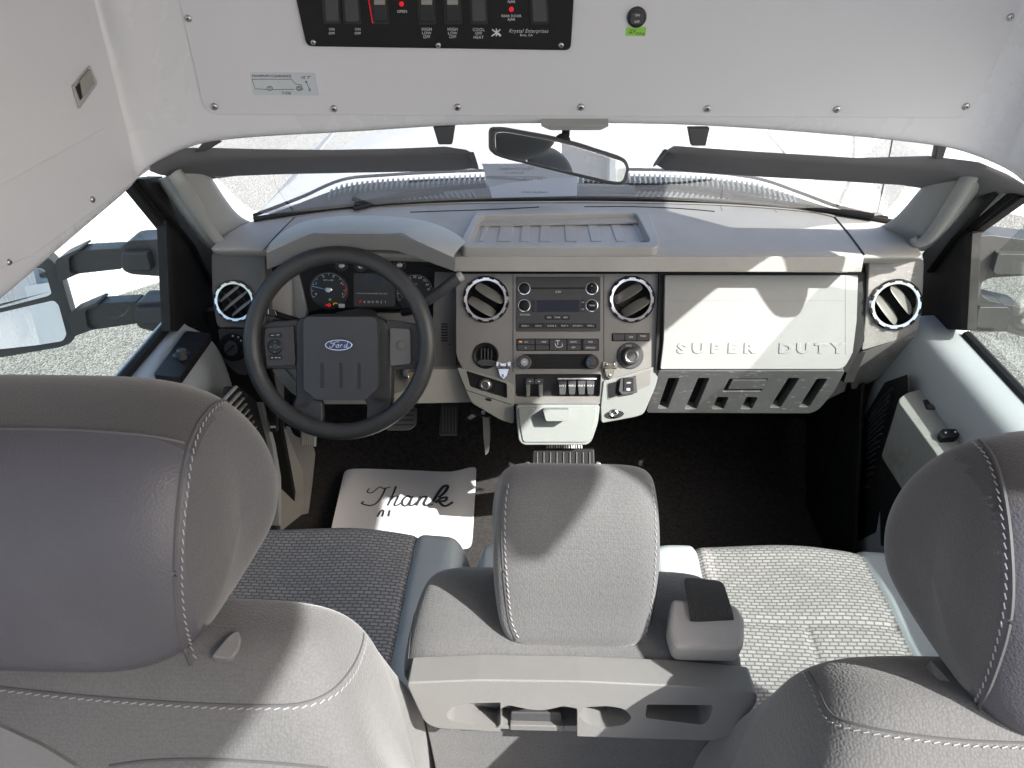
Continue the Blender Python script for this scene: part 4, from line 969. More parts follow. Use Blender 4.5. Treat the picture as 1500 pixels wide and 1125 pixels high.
# column with stalks
colm = thing('steering_column', 'dark steering column shroud behind the wheel with turn signal stalk and gear lever', 'steering column', WC+V((0,.1,-.05)))
cd_ = V((0,.90,-.42)).normalized()
rows=[]
for t,s_ in ((.035,.8),(.06,1),(.16,1.08),(.24,1.1)):
    c = WC - WFc.n*0 + (-WN)*t
    rows.append([c + WFc.u*(math.cos(a)*.058*s_) + WFc.v*(math.sin(a)*.062*s_ + .006) for a in [2*math.pi*i/20 for i in range(20)]])
make('shroud', grid_bm(rows, wrap=True), 'charcoal', colm)
FW2 = Face(WC-WN*.075, WN)
def s3(x,y,h=0): return FW2.at(x,y,h)
sg = tube('turn_signal_stalk', [s3(455,478,-.01),s3(430,468,0),s3(398,459,.004)], [.0075,.0065,.0075], 'black_satin', colm, seg=14)
tube('stalk_knob', [s3(404,460,.004),s3(389,456.5,.005),s3(384,455,.005)], [.0088,.0092,.0082], 'charcoal', sg, seg=16)
strokes('stalk_mark', FW2, [[(389,452),(389,459)],[(393,453),(393,460)],[(403,456),(405,462)]], 1.0, 'print_white', sg, h=.0145, smooth=False)
g_ = tube('gear_lever', smooth_path([s3(590,458,-.02),s3(612,452,.0),s3(630,436,.012)],4), .0085, 'black_satin', colm, seg=14)
tube('lever_grip', [s3(622,443,.008),s3(626,440,.010),s3(650,423,.014),s3(668,409,.018),s3(671,407,.018)], [.0085,.0110,.0115,.0125,.0115], 'charcoal', g_, seg=18)
tube('lever_button', [s3(670,408,.018),s3(676,403.5,.019),s3(677.5,402.5,.019)], [.0105,.0105,.009], 'dash_grey', g_, seg=18)
FKn = Face(s3(600,545,-.02), WN)
ig = plate('ignition_surround', FKn, rnd([(566,538),(600,538),(612,548),(606,562),(590,574),(572,578)],6), .0, -.05, 'trim_warm', colm, bev=.006)
knob('ignition_lock', FKn, 596, 546, 9, .012, 0, 'steel', colm)
ky = thing('ignition_key', 'brass and steel keys hanging in the ignition behind the wheel rim', 'key', FKn.at(604,546,.015))
plate('key_blade', FKn, rnd([(598,541),(608,539),(611,548),(606,558),(602,560),(601,550),(598,548)],2), .020, .016, 'brass', ky, bev=.0006)
plate('key_head', FKn, ell(604,541,5,4,n=16), .025, .021, 'chrome', ky, bev=.0008)
tube('key_ring', [FKn.at(x,y,.022) for x,y in ell(604,549,6,8,n=20)], .0009, 'chrome', ky, closed=True, seg=6)
plate('second_key', FKn, rnd([(601,556),(606,556),(604,572),(601,572)],1), .016,.014,'steel',ky,bev=.0005)
# ================================================================== DOORS, PILLARS, MIRRORS
def door(side, xo, xi, lab, sec2=None):
    t = thing(('driver' if side<0 else 'passenger')+'_door', lab, 'vehicle door', (side*xo,1.0,.3))
    ys = (.2,.45,.75,1.05,1.3,1.42,1.51 if side < 0 else 1.60)
    X = lambda v: side*v
    sec = [(xo+.02,.50),(xo+.015,.605),(xo+.002,.624),(xo-.03,.628),(xi+.06,.622),(xi+.012,.606),(xi-.004,.575),(xi+.005,.50),(xi+.03,.42),(xi+.035,.25),(xi+.03,.05)]
    sec = sec2 or sec
    patch('door_panel', [[V((X(x + (.065*max(0,min(1,(y-1.12)/.30)) if side < 0 and x < .76 else 0)), y, z)) for y in ys] for x,z in sec], 'door_vinyl', t, thick=.004, sub=2, flip=side>0)
    b_ = [V((X(xo+.002), y, .632)) for y in (.2,.75,1.0,1.2,1.3,1.5)]
    tube('window_seal', smooth_path(b_,4), .011, 'deep_black', t, seg=8)
    bm = bmesh.new(); bm.faces.new([bm.verts.new((X(xo+.012), y, z)) for y,z in ((.28,.62),(1.52,.62),(1.52,.80),(1.40,.97),(1.36,1.05),(.28,1.05))])
    make('window_pane', bm, 'side_glass', t, smooth=False)
    box('outer_skin', V((X(xo+.045),.95,.1)), AX, (.012,.75,.50), 'white_paint', t, bev=.004)
    return t
dl_ = door(-1, .83, .68, 'driver side door with pale sill, black mirror control panel and ribbed speaker grille',
  [(.85,.50),(.845,.605),(.832,.624),(.80,.628),(.74,.622),(.70,.604),(.676,.57),(.666,.50),(.664,.42),(.664,.25),(.664,.05)])
dr_ = door(1, .855, .745, 'passenger side door with pale sill and worn armrest holding window switches',
  [(.875,.50),(.87,.605),(.857,.624),(.845,.629),(.81,.629),(.785,.625),(.768,.606),(.761,.57),(.755,.535),(.740,.48),(.735,.40),(.735,.25),(.735,.05)])
FDL = Face((0,0,.627),(0,0,1))
cpn = plate('mirror_control_panel', FDL, rnd([(224,549),(272,484),(310,488),(263,553)],[5,5,5,5]), .006, -.01, 'black_satin', dl_, bev=.002)
knob('control_base', FDL, 265, 518, 12, .009, .004, 'black_plastic', cpn); knob('control_knob', FDL, 265, 512, 6.5, .028, .008, 'charcoal', cpn, taper=.9)
# sail panels, window frames and pillar bands
FWL = Face((-.815,0,0),(1,0,0)); FWR = Face((.84,0,0),(-1,0,0))
def bandp(nm, F, px, m_, par, h=0, d=.02, bev=.002): return plate(nm, F, px, h, h-d, m_, par, bev=bev)
bandp('sail_panel', FWL, [(243,322),(262,330),(308,392),(316,474),(262,486),(251,484)], 'black_satin', dl_, .012)
bandp('window_frame', FWL, [(190,270),(212,272),(262,335),(268,350),(243,336)], 'deep_black', dl_, .004)
bandp('window_frame', FWL, [(243,330),(250,332),(256,484),(250,486)], 'deep_black', dl_, .014)
bandp('sail_panel', FWR, [(1352,372),(1408,338),(1424,338),(1412,484),(1348,480)], 'black_satin', dr_, .012)
bandp('window_frame', FWR, [(1392,345),(1478,282),(1496,290),(1424,342),(1412,350)], 'deep_black', dr_, .004)
bandp('window_frame', FWR, [(1414,345),(1424,340),(1416,484),(1406,484)], 'deep_black', dr_, .014)
def pillar(side, F, black, light, black2, L_e, R_e, handle, lab):
    t = thing('windshield_pillar', lab, 'pillar trim', F.at(*black[2]))
    bandp('door_seal', F, black, 'deep_black', t, .022, .03)
    bandp('painted_strip', F, light, 'trim_grey', t, .010, .03)
    bandp('door_seal', F, black2, 'black_satin', t, .008, .02)
    n = len(L_e); rows = []
    for i,(a,b_) in enumerate(zip(L_e,R_e)):
        f = i/(n-1); y = 1.49+.14*f
        A = PY(a[0],a[1],y-.01); B = PY(b_[0],b_[1],y+.06)
        mid = V((0,-.02,.012))
        rows.append([A+V((side*.035,.04,-.01)), A, A.lerp(B,.33)+mid, A.lerp(B,.66)+mid*.8, B, B+V((0,.03,-.01))])
    patch('pillar_trim', rows, 'trim_grey', t, thick=.004, sub=2, flip=side<0)
    hp = [PY(x,y,1.475+.12*f) for x,y,f in handle]
    tube('grab_handle', smooth_path(hp,5), [.0155-.007*(i/(5*(len(hp)-1)))**2 for i in range(5*(len(hp)-1)+1)], 'trim_grey', t, seg=16, sub=1)
    return t
pillar(-1, FWL, [(208,262),(238,258),(318,372),(318,420),(306,400),(286,360)], [(205,268),(222,264),(268,322),(290,360),(272,350)], [(196,268),(206,266),(272,352),(262,350)],
  [(236,262),(262,298),(288,336),(310,364),(322,372)], [(296,248),(318,284),(338,312),(356,324),(368,326)],
  [(256,254,.0),(262,262,0.02),(279,290,.3),(298,322,.62),(314,346,.86),(326,355,.96),(335,349,1.04)],
  'light grey pillar trim with grab handle at the left end of the windshield')
pillar(1, FWR, [(1440,268),(1462,276),(1392,352),(1356,400),(1350,372),(1395,318)], [(1458,272),(1474,282),(1402,344),(1386,350)], [(1478,280),(1488,286),(1414,346),(1404,342)],
  [(1436,266),(1414,298),(1390,328),(1362,360),(1346,372)], [(1372,258),(1346,290),(1326,314),(1308,328),(1290,334)],
  [(1424,256,0),(1418,262,0.02),(1401,290,.3),(1380,322,.62),(1360,348,.86),(1345,356,.96),(1337,348,1.04)],
  'light grey pillar trim with grab handle at the right end of the windshield')
# towing mirrors
def Ypl(y, n=(0,-1,0)): return Face((0,y,0), n)
FM1 = Ypl(1.74)
tm = thing('towing_mirror', 'dark telescopic towing mirror on two arms outside the driver window, two glasses', 'side mirror', FM1.at(250,430), 'towing mirrors')
def mp_(nm, px, h, d, m_='mirror_body', F=FM1, par=tm, r=4, bev=.006): return plate(nm, F, rnd(px,r,4), h, h-d, m_, par, bev=bev, seg=3)
mp_('mount', [(173,369),(186,353),(246,350),(262,484),(246,491),(205,481),(199,474),(195,452),(200,443),(233,442),(239,437),(240,410),(234,405),(192,402),(179,396)], 0, .07, r=[6,8,3,4,5,8,6,6,6,6,8,8,8,8,8])
mp_('arm_sleeve', [(176,371),(215,370),(222,397),(185,399),(178,392)], .02, .05); mp_('arm_sleeve', [(196,453),(236,451),(243,474),(212,478),(200,472)], .02,.05)
mp_('arm', [(80,382),(117,367),(176,364),(179,394),(115,401),(86,414)], -.012, .045); mp_('arm', [(96,466),(143,445),(200,442),(202,474),(133,484),(106,494)], -.012, .045)
mp_('arm_cuff', [(82,380),(114,365),(117,367),(100,378),(102,400),(112,402),(88,413)], .0, .06, bev=.003); mp_('arm_cuff', [(98,462),(140,444),(144,447),(124,456),(128,480),(136,483),(106,494)], .0, .06, bev=.003)
nM = V((.80,-1.72,.36)).normalized()
FMh = Face(FM1.at(60,450), nM)
hd = mp_('mirror_head', [(-150,480),(-60,415),(55,368),(84,386),(112,484),(108,500),(92,508),(0,524),(-150,540)], 0, .09, F=FMh, r=[4,4,16,16,10,8,8,10,4], bev=.01)
plate('upper_glass', FMh, rnd([(-140,490),(-60,436),(56,392),(66,396),(76,430),(70,434),(0,452),(-140,480)],4), .003, -.004, 'mirror', hd, bev=.001)
plate('lower_glass', FMh, rnd([(-140,490),(0,458),(78,440),(86,446),(98,490),(92,500),(55,506),(0,512),(-140,524)],4), .003, -.004, 'mirror', hd, bev=.001)
FM2 = Ypl(1.70)
tm2 = thing('towing_mirror', 'dark telescopic towing mirror outside the passenger window, cut off by the right edge', 'side mirror', FM2.at(1430,430), 'towing mirrors')
mp_('mount', [(1424,346),(1455,345),(1500,351),(1560,356),(1560,402),(1500,404),(1452,407),(1440,412),(1436,424),(1439,434),(1448,440),(1500,452),(1500,458),(1480,486),(1404,486)], 0, .07, F=FM2, par=tm2, r=4)
mp_('arm_sleeve', [(1462,372),(1560,374),(1560,402),(1460,402),(1455,398)], .02,.05,F=FM2,par=tm2)
mp_('arm_sleeve', [(1434,450),(1478,450),(1481,458),(1472,483),(1430,480)], .02,.05,F=FM2,par=tm2)
mp_('arm', [(1470,454),(1500,462),(1620,480),(1620,520),(1500,494),(1468,484)], -.01,.05,F=FM2,par=tm2)
mp_('arm', [(1540,354),(1640,360),(1640,405),(1540,402)], -.01,.05,F=FM2,par=tm2)
mp_('mirror_head', [(1600,340),(1720,350),(1720,560),(1610,540)], .03,.10,F=FM2,par=tm2)
# door grilles
FGL = Face((-.655,0,0), (1,0,.0)); FGL = Face((-.657,0,0),(1,0,0))
gr = plate('speaker_grille', FGL, rnd([(332,566),(350,566),(380,592),(400,655),(408,700),(408,760),(330,700)],3), .001,-.006,'deep_black', dl_, bev=0)
for i in range(17):
    f = i/16; x = 346+ 55*f**.8; y = 566+135*f
    a = FGL.at(x,y,.004); b_ = FGL.at(x-34,y+34*1.1,.004)
    bar('grille_rib', a, b_, .0042, .007, FGL.n, 'trim_grey', gr, bev=.0012)
plate('grille_edge', FGL, [(383,590),(387,589),(404,650),(412,698),(413,770),(409,770),(407,700),(399,652)], .012,-.01,'chrome' if 0 else 'trim_grey', dl_, bev=.002)
FAr = Face((0,0,.545),(0,0,1))
arm_px = rnd([(1314,586),(1326,576),(1357,566),(1372,572),(1470,672),(1500,720),(1420,740),(1368,660)],[8,8,6,4,6,6,6,6],4)
ar = plate('armrest', FAr, arm_px, 0, -.14, 'scuffed_trim', dr_, bev=.012, seg=4)
plate('armrest_groove', FAr, [(1361,567),(1366,567),(1470,664),(1466,668)], .002,-.004,'seam',ar,bev=0)
plate('switch_well', FAr, [(1352,586),(1364,584),(1375,599),(1357,599)], .0012,0,'black_satin',ar,bev=0); plate('lock_switch', FAr, [(1358,592),(1368,592),(1372,598),(1360,598)], .004,0,'charcoal',ar,bev=.0006)
plate('window_switch', FAr, rnd([(1375,633),(1381,628),(1403,628),(1408,634),(1400,640),(1379,641)],2), .012,0,'black_satin',ar,bev=.002)
plate('mark', FAr, rect(1384,632.5,1387,634.5), .0124,.011,'print_white',ar,bev=0); plate('mark', FAr, rect(1398,631.5,1401,633.5), .0124,.011,'print_white',ar,bev=0)
FGR = Face((.730,0,0),(-1,0,0))
grr = plate('speaker_grille', FGR, rnd([(1296,560),(1330,548),(1330,600),(1306,640),(1282,780),(1240,800),(1244,720),(1262,618)],3), .001,-.006,'black_satin', dr_, bev=0)
for i in range(16):
    f = i/15; x = 1268-24*f; y = 612+110*f
    bar('grille_rib', FGR.at(x,y,.003), FGR.at(x+40-10*f,y-44+34*f,.003), .004, .006, FGR.n, 'charcoal', grr, bev=.001)
plate('door_pocket', FGR, rnd([(1306,612),(1318,608),(1352,682),(1420,800),(1290,800),(1288,700)],4), .004,-.01,'deep_black',dr_,bev=0)

# ================================================================== FOOTWELL
ft = thing('floor_console', 'black ribbed plastic floor box under the centre stack ahead of the centre seat', 'floor console', (.02,1.35,0))
FF = face_y(825, 675, 1.42, 50)
fbx = plate('cover', FF, rnd([(780,656),(871,656),(873,700),(778,700)],4), 0, -.09, 'black_satin', ft, bev=.004)
for i in range(9): plate('cover_rib', FF, rect(786+i*9.6,662,788+i*9.6,680), .003,-.002,'charcoal',fbx,bev=.0008)
tube('cover_lip', smooth_path([FF.at(x,y,.002) for x,y in ((779,683),(800,690),(825,692),(850,690),(872,683))],4), .0025, 'charcoal', ft, seg=8)
for x in (773,876): knob('side_clip', FF, x, 680, 4, .004, -.02, 'steel', ft, seg=12)
FZ = face_y(830,654,1.50,40)
wr = thing('wiring_row', 'row of pale wire ends and connectors showing under the pull-out tray', 'wiring', FZ.at(830,654))
for i in range(15): tube('wire', [FZ.at(801+i*3.6,651,.0), FZ.at(801.5+i*3.6,658,.0)], .0018, 'print_white' if i%3 else 'nickel', wr, seg=6)
pd = thing('accelerator_pedal', 'dark ribbed accelerator pedal hanging under the dash right of the wheel', 'pedal', PY(657,615,1.72))
FPd = face_y(657, 615, 1.72, 35)
ap = plate('pad', FPd, rnd([(646,590),(672,590),(669,638),(643,638)],3), 0,-.02,'charcoal',pd,bev=.003)
for i in range(5): plate('pad_rib', FPd, rect(648+i*4.6,596,650+i*4.6,634), .003,-.002,'dash_dark',ap,bev=.0006)
bar('pedal_arm', FPd.at(660,592,-.02), FPd.at(660,540,-.06), .018,.008,FPd.n,'black_plastic',pd)
bk = thing('brake_pedal', 'wide dark brake pedal behind the lower rim of the steering wheel', 'pedal', PY(592,612,1.66))
FBk = face_y(592, 612, 1.66, 35)
bpp = plate('pad', FBk, rnd([(558,596),(610,596),(609,622),(600,630),(565,631)],5), 0,-.02,'dash_dark',bk,bev=.004)
for i in range(4): plate('pad_rib', FBk, rect(563,600+i*7,606,602.5+i*7), .003,-.002,'charcoal',bpp,bev=.0006)
bar('pedal_arm', FBk.at(585,598,-.02), FBk.at(585,540,-.06), .02,.008,FBk.n,'black_plastic',bk)
pk = thing('parking_brake_pedal', 'small pale ribbed parking brake pedal at the left of the driver footwell', 'pedal', PY(450,642,1.62))
FPk = face_y(450, 642, 1.62, 40)
pkp = plate('pad', FPk, rnd([(440,629),(462,632),(461,654),(441,652)],2), 0,-.015,'dash_grey',pk,bev=.003)
for i in range(6): plate('pad_rib', FPk, rect(442+i*3.4,632,443.6+i*3.4,652), .003,-.002,'dash_grey',pkp,bev=.0006)
tube('pedal_arm', smooth_path([FPk.at(443,638,-.015),FPk.at(432,632,-.03),FPk.at(428,610,-.04),FPk.at(430,580,-.05)],4), .007,'black_satin',pk)
lv = thing('shift_linkage', 'dark metal bracket with a lever hanging below the left end of the centre stack', 'bracket', PY(712,605,1.50))
FLv = face_y(712, 605, 1.50, 20)
plate('bracket_plate', FLv, rnd([(688,599),(726,600),(731,607),(712,612),(690,606)],3), .006,-.006,'black_satin',lv,bev=.002)
plate('lever', FLv, rnd([(707,608),(717,608),(718,640),(716,662),(711,668),(708,640)],3), .004,-.01,'dash_dark',lv,bev=.002)
screw(FLv,708,604,3,lv,.007); plate('clip', FLv, [(684,612),(691,607),(697,610),(689,615)], .006,.0,'steel',lv,bev=.0008)
# kick panel left
KP = PZ(425,690,.10)
FKk = Face(KP, V((.75,-.45,.5)))
kk_ = thing('kick_panel', 'warm grey moulded sill trim left of the driver footwell carpet', 'trim panel', KP)
plate('trim', FKk, rnd([(396,600),(412,616),(420,632),(436,672),(444,690),(446,800),(410,800),(412,700),(404,650)],4), 0,-.03,'trim_warm',kk_,bev=.006,seg=3)
FK3 = Face(FKk.at(440,700,-.012), V((.2,-.6,.75)))
plate('lower_trim', FK3, rnd([(418,622),(450,640),(462,660),(458,700),(446,800),(430,800)],6), 0,-.02,'trim_warm',kk_,bev=.005)
hl = plate('release_handle', Face(PY(402,628,1.45),(0,-1,.2)), rnd([(394,600),(404,601),(405,634),(395,633)],2), 0,-.02,'black_plastic',kk_,bev=.002)
plate('mark', Face(PY(402,628,1.45),(0,-1,.2)), rect(396,624,404,627), .001,0,'print_white',hl,bev=0)
kr = thing('kick_panel', 'dark moulded trim on the right side of the passenger footwell', 'trim panel', (.66,1.6,0))
plate('trim', Face((.70,0,0),(-1,0,0)), [(1180,600),(1262,560),(1250,820),(1180,820)], 0,-.01,'black_satin',kr,bev=.003)
# paper mat
FPp = Face((0,0,.035), (0,-.06,1))
pm = thing('paper_floor_mat', 'white paper mat with dark script greeting lying on the driver footwell floor', 'paper mat', FPp.at(600,720))
pr = []
top_e = [(504,690),(512,686),(540,686),(620,689),(662,692),(680,686),(699,682)]; bot_e = [(478,800),(500,802),(540,804),(600,806),(640,806),(680,806),(692,804)]
for t in (0,.08,.25,.5,.8,1.0):
    pr.append([PZ(a[0]*(1-t)+b_[0]*t, a[1]*(1-t)+b_[1]*t, .035+ .012*math.sin(i*1.7+t*3) + (.03 if i==6 and t<.3 else 0)) for i,(a,b_) in enumerate(zip(top_e,bot_e))])
pmo = patch('sheet', pr, 'paper', pm, thick=.0006, sub=2)
ptree = bvh_of([pmo])
def onpaper(x,y,h): l,n = on_surface(ptree,x,y,h); return l if l is not None else FPp.at(x,y,h+.02)
th = [ # Thank
 ([(541,716),(538,721),(545,722),(556,714),(562,716),(572,714)],1.2), ([(565,715),(560,726),(552,737),(542,741),(530,738),(533,735)],1.6),
 ([(580,713),(576,724),(568,741)],1.8),([(570,736),(577,728),(583,728),(578,739),(581,741),(588,737)],1.8),
 ([(603,730),(597,727),(590,733),(590,740),(596,741),(602,733),(604,728),(600,740),(606,740),(611,736)],2.0),
 ([(616,728),(613,735),(610,741)],2.2),([(612,736),(619,729),(625,729),(621,738),(625,741),(632,737)],2.4),
 ([(632,740),(640,726),(650,713),(656,713),(652,721),(643,729)],2.8),([(638,737),(645,731),(654,729),(652,734),(644,735),(649,741),(655,741),(663,736)],2.6),
 ([(553,757),(558,749),(562,749),(560,757)],1.8),([(571,748),(569,757)],2.0)]
bm = bmesh.new()
for ln,wd in th:
    pts = smooth_path([onpaper(x,y,.0012) for x,y in ln],6); sweep_bm(pts, wd*.00155, 6, bm, flat=(1,.35))
make('script_lettering', bm, 'print_dark', pm)
hv = thing('heater_housing', 'added black heater housing keeping the footwell under the glove box dark', 'heater housing', (.42,1.85,0))
box('case', V((.42,1.90,.33)), AX, (.30,.10,.13), 'deep_black', hv, bev=.02, seg=3)  # dark box added to keep the passenger footwell black
# ================================================================== SEATS
def superloft(prof, xc, hw, p=4.0, ns=30, cen=None, wf=None, shrink=.0, smax=1.0):
    """closed side profile (Y,Z) carried across X, rounding off to both sides; wf: width factor per profile point"""
    k = len(prof); cy = sum(a for a,_ in prof)/k if cen is None else cen[0]; cz = sum(b for _,b in prof)/k if cen is None else cen[1]
    wf = wf or [1]*k; rows = []; wm = sum(wf)/k
    for j in range(ns+1):
        th = -math.pi/2 + math.pi*j/ns; s = math.sin(th)
        sc = max(0.0, 1-abs(s)**p)**(1/p) if abs(s) < 1 else 0.0
        e = abs(math.cos(th))**(2/p); s2 = math.copysign(abs(math.sin(th))**(2/p), math.sin(th))
        rows.append([V((xc + hw*s2*(wm+(wf[i]-wm)*e*e*(3-2*e)), cy+(a-cy)*(e*.999+.001), cz+(b_-cz)*(e*.999+.001))) for i,(a,b_) in enumerate(prof)])
    return rows
def refine(prof, wf, n=4):
    """smooth a closed profile and its width factors together"""
    P = smooth_path([V((a,b_,w_)) for (a,b_),w_ in zip(prof,wf)], n, closed=True)
    return [(p.x,p.y) for p in P], [p.z for p in P]
def loft_obj(nm, rows, material, parent, sel=None, **k):
    return make(nm, grid_bm(rows, wrap=True), material, parent, **k)

def headrest_parts(xc, dy, dz, parent, side):
    prof = [(.384,.936),(.388,.985),(.402,1.035),(.435,1.078),(.475,1.098),(.525,1.100),(.562,1.075),(.580,1.03),(.575,.980),(.550,.935),(.500,.908),(.440,.902),(.398,.910)]
    wf =   [.90,.90,.91,.92,.91,.92,.99,1.08,1.13,1.10,.98,.90,.88]
    prof = [(a+dy,b_+dz) for a,b_ in prof]
    P, W = refine(prof, wf, 4)
    ns = 44; rows = superloft(P, xc, .152, 3.9, ns, wf=W)
    bm = grid_bm(rows, wrap=True); bm.faces.ensure_lookup_table()
    K = len(P); back = []; band = []
    for f in bm.faces:
        c = f.calc_center_median(); xn = abs(c.x-xc)
        # the leather panel: back side between the side seams, below the cloth band
        if xn < .128 and c.y < .505+dy and f.normal.y < .2: f.material_index = 1 if c.z < 1.0935+dz and c.y < .466+dy and c.z > .915+dz else 2
        elif xn < .128 and c.y < .60+dy and c.z > 1.0+dz: f.material_index = 2
        elif xn < .128 and c.y < .50+dy: f.material_index = 1
        else: f.material_index = 0
    me = bpy.data.meshes.new('headrest'); bmesh.ops.recalc_face_normals(bm, faces=bm.faces[:])
    out = []
    for idx, nm, m_ in ((0,'headrest','fabric_dark'),(1,'leather_back','leather'),(2,'cloth_band','fabric_band')):
        b2 = bm.copy(); bmesh.ops.delete(b2, geom=[f for f in b2.faces if f.material_index != idx], context='FACES')
        for f in b2.faces: f.material_index = 0
        me = bpy.data.meshes.new(nm); b2.to_mesh(me); b2.free()
        out.append(finish(nm, me, m_, parent if idx == 0 else out[0], sub=1, angle=60)); out[-1].modifiers['sub'].boundary_smooth = 'PRESERVE_CORNERS'
        if idx == 0: out[0].data.materials[0] = M(m_)
    bm.free()
    # posts and sleeve
    for s in (-1,1):
        tube('post', [V((xc+s*.075,.485+dy,.935+dz)), V((xc+s*.075,.500+dy,.86+dz))], .0065, 'chrome', parent, seg=12)
    return out
def seatback(xc, hw, dy, dz, parent, flare=1.22):
    prof = [(.452,.926),(.425,.934),(.400,.927),(.372,.900),(.350,.86),(.335,.80),(.345,.70),(.40,.50),(.50,.33),(.60,.33),(.66,.42),(.60,.62),(.530,.78),(.498,.86),(.478,.908)]
    wf   = [.92,.92,.93,.97,1.04,1.12,1.2,1.2,1.1,1.0,1.0,1.0,.96,.93,.92]
    P, W = refine([(a+dy,b_+dz) for a,b_ in prof], wf, 4)
    rows = superloft(P, xc, hw, 8.5, 64, wf=W, cen=(.49+dy,.62+dz))
    return loft_obj('backrest', rows, 'fabric', parent, sub=1)
def cushion(xc, hw, y0, y1, z, parent, insert=.62, seam_y=None, split=True, bol=.010, ins_x=None):
    """seat cushion as one height field, with bolsters, grooves and a rolled front edge"""
    nx, ny = 72, 60; ins = ins_x or (xc-hw*insert, xc+hw*insert)
    def H(x, y):
        f = (y1-y)/(y1-y0); h = z
        e = max(0, 1-((y1-y)/.07)) ; h -= .075*e**2.2
        sx = abs(x-xc)/hw; h -= .07*max(0,(sx-.86)/.14)**2.4
        if x < ins[0] or x > ins[1]: h += bol*(1-abs(((min(abs(x-ins[0]),abs(x-ins[1])))/(hw*(1-insert)+.001))-.5))
        for g in ins: h -= .007*math.exp(-((x-g)/.0045)**2)
        if seam_y and ins[0] < x < ins[1]:
            h -= .006*math.exp(-((y-seam_y)/.0045)**2)
            if y < seam_y: h -= .005*math.exp(-((x-(ins[0]+ins[1])/2)/.004)**2)
            h += .004*math.sin(max(0,min(1,(x-ins[0])/(ins[1]-ins[0])))*math.pi)
        h += .003*math.sin(x*23+y*9) + .002*math.sin(y*31-x*7)
        return h
    xs = [xc-hw+2*hw*i/nx for i in range(nx+1)]; ys = [y0+(y1-y0)*j/ny for j in range(ny+1)]
    rows = [[V((x, y - (.03*abs((x-xc)/hw)**3 if j==ny else .03*abs((x-xc)/hw)**3*(j/ny)), H(x,y))) for x in xs] for j,y in enumerate(ys)]
    rows.append([v+V((0,.004,-.05)) for v in rows[-1]]); rows.append([v+V((0,-.01,-.10)) for v in rows[-2]])
    bm = grid_bm(rows); 
    for f in bm.faces:
        c = f.calc_center_median(); f.material_index = 1 if ins[0] < c.x < ins[1] else (0 if c.x <= ins[0] or ins[0] < xc-hw*1.5 else 2)
    bmesh.ops.recalc_face_normals(bm, faces=bm.faces[:])
    if bm.faces[0].normal.z < 0: bmesh.ops.reverse_faces(bm, faces=bm.faces[:])
    out = []
    for idx, nm, m_ in ((1,'seat_insert','seat_pattern'),(0,'bolster','vinyl_blue'),(2,'bolster','vinyl_blue')):
        b2 = bm.copy(); bmesh.ops.delete(b2, geom=[f for f in b2.faces if f.material_index != idx], context='FACES')
        for f in b2.faces: f.material_index = 0
        if not len(b2.faces): b2.free(); continue
        me = bpy.data.meshes.new(nm); b2.to_mesh(me); b2.free()
        out.append(finish(nm, me, m_, parent, sub=1))
    # closed sides and base
    box('cushion_base', V((xc,(y0+y1)/2-.02,z-.13)), AX, (hw-.02,(y1-y0)/2-.01,.06), 'black_satin', parent, bev=.01)
    bm.free(); return out
ds_ = thing('driver_seat', 'grey cloth driver seat at left with leather backed headrest seen from behind', 'car seat', (-.425,.85,0))
ps_ = thing('passenger_seat', 'grey cloth passenger seat at right with leather backed headrest seen from behind', 'car seat', (.41,.83,0))
hd1 = headrest_parts(-.425, 0, 0, ds_, -1); sb1 = seatback(-.425, .262, 0, 0, ds_)
PDY, PDZ = -.03, -.014
hd2 = headrest_parts(.407, PDY, PDZ, ps_, 1); sb2 = seatback(.415, .270, PDY, PDZ, ps_)
cushion(-.425, .262, .60, 1.185, .385, ds_, .56, seam_y=.965, ins_x=(-.575,-.263))
cushion(.415, .262, .58, 1.165, .385, ps_, .56, seam_y=.93, ins_x=(.262,.565))
for t, (xc,dy) in ((ds_,(-.43,0)),(ps_,(.41,-.02))): box('seat_riser', V((xc,.86,.13)), AX, (.21,.24,.12), 'deep_black', t, bev=.01)
td = bvh_of([hd1[0],hd1[1],hd1[2],sb1]); tp = bvh_of([hd2[0],hd2[1],hd2[2],sb2])
stitches('stitching', td, [(345,590),(322,592),(298,620),(283,660),(274,720),(268,780),(266,850),(271,910),(283,955),(292,972)], hd1[0])
seam_line('piping', td, [(338,585),(315,592),(290,622),(272,668),(262,730),(257,800),(257,870),(264,930),(280,975)], hd1[0], rad=.0018)
seam_line('piping', td, [(-40,628),(60,628),(140,631),(220,638),(270,648)], hd1[0], rad=.0016)
stitches('stitching', td, [(-20,1008),(60,1018),(170,1028),(300,1036),(400,1038),(450,1034),(490,1018),(520,985),(535,945),(538,915)], sb1)
seam_line('piping', td, [(-20,1004),(60,1013),(170,1023),(300,1031),(400,1033),(447,1029),(485,1012),(514,980),(530,945),(534,915)], sb1, rad=.0012)
stitches('stitching', tp, [(1395,640),(1420,645),(1445,670),(1462,720),(1472,790),(1474,860),(1466,920),(1446,990),(1424,1036)], hd2[0])
seam_line('piping', tp, [(1400,634),(1428,640),(1454,668),(1470,718),(1480,790),(1483,870),(1475,930),(1452,1000),(1432,1040)], hd2[0], rad=.0018)
stitches('stitching', tp, [(1135,930),(1150,942),(1165,965),(1190,1010),(1205,1045),(1225,1062),(1280,1075),(1350,1085),(1420,1092),(1520,1096)], sb2)
seam_line('piping', tp, [(1140,926),(1156,940),(1172,962),(1198,1008),(1213,1040),(1235,1055),(1285,1068),(1350,1078),(1420,1085),(1520,1089)], sb2, rad=.0012)
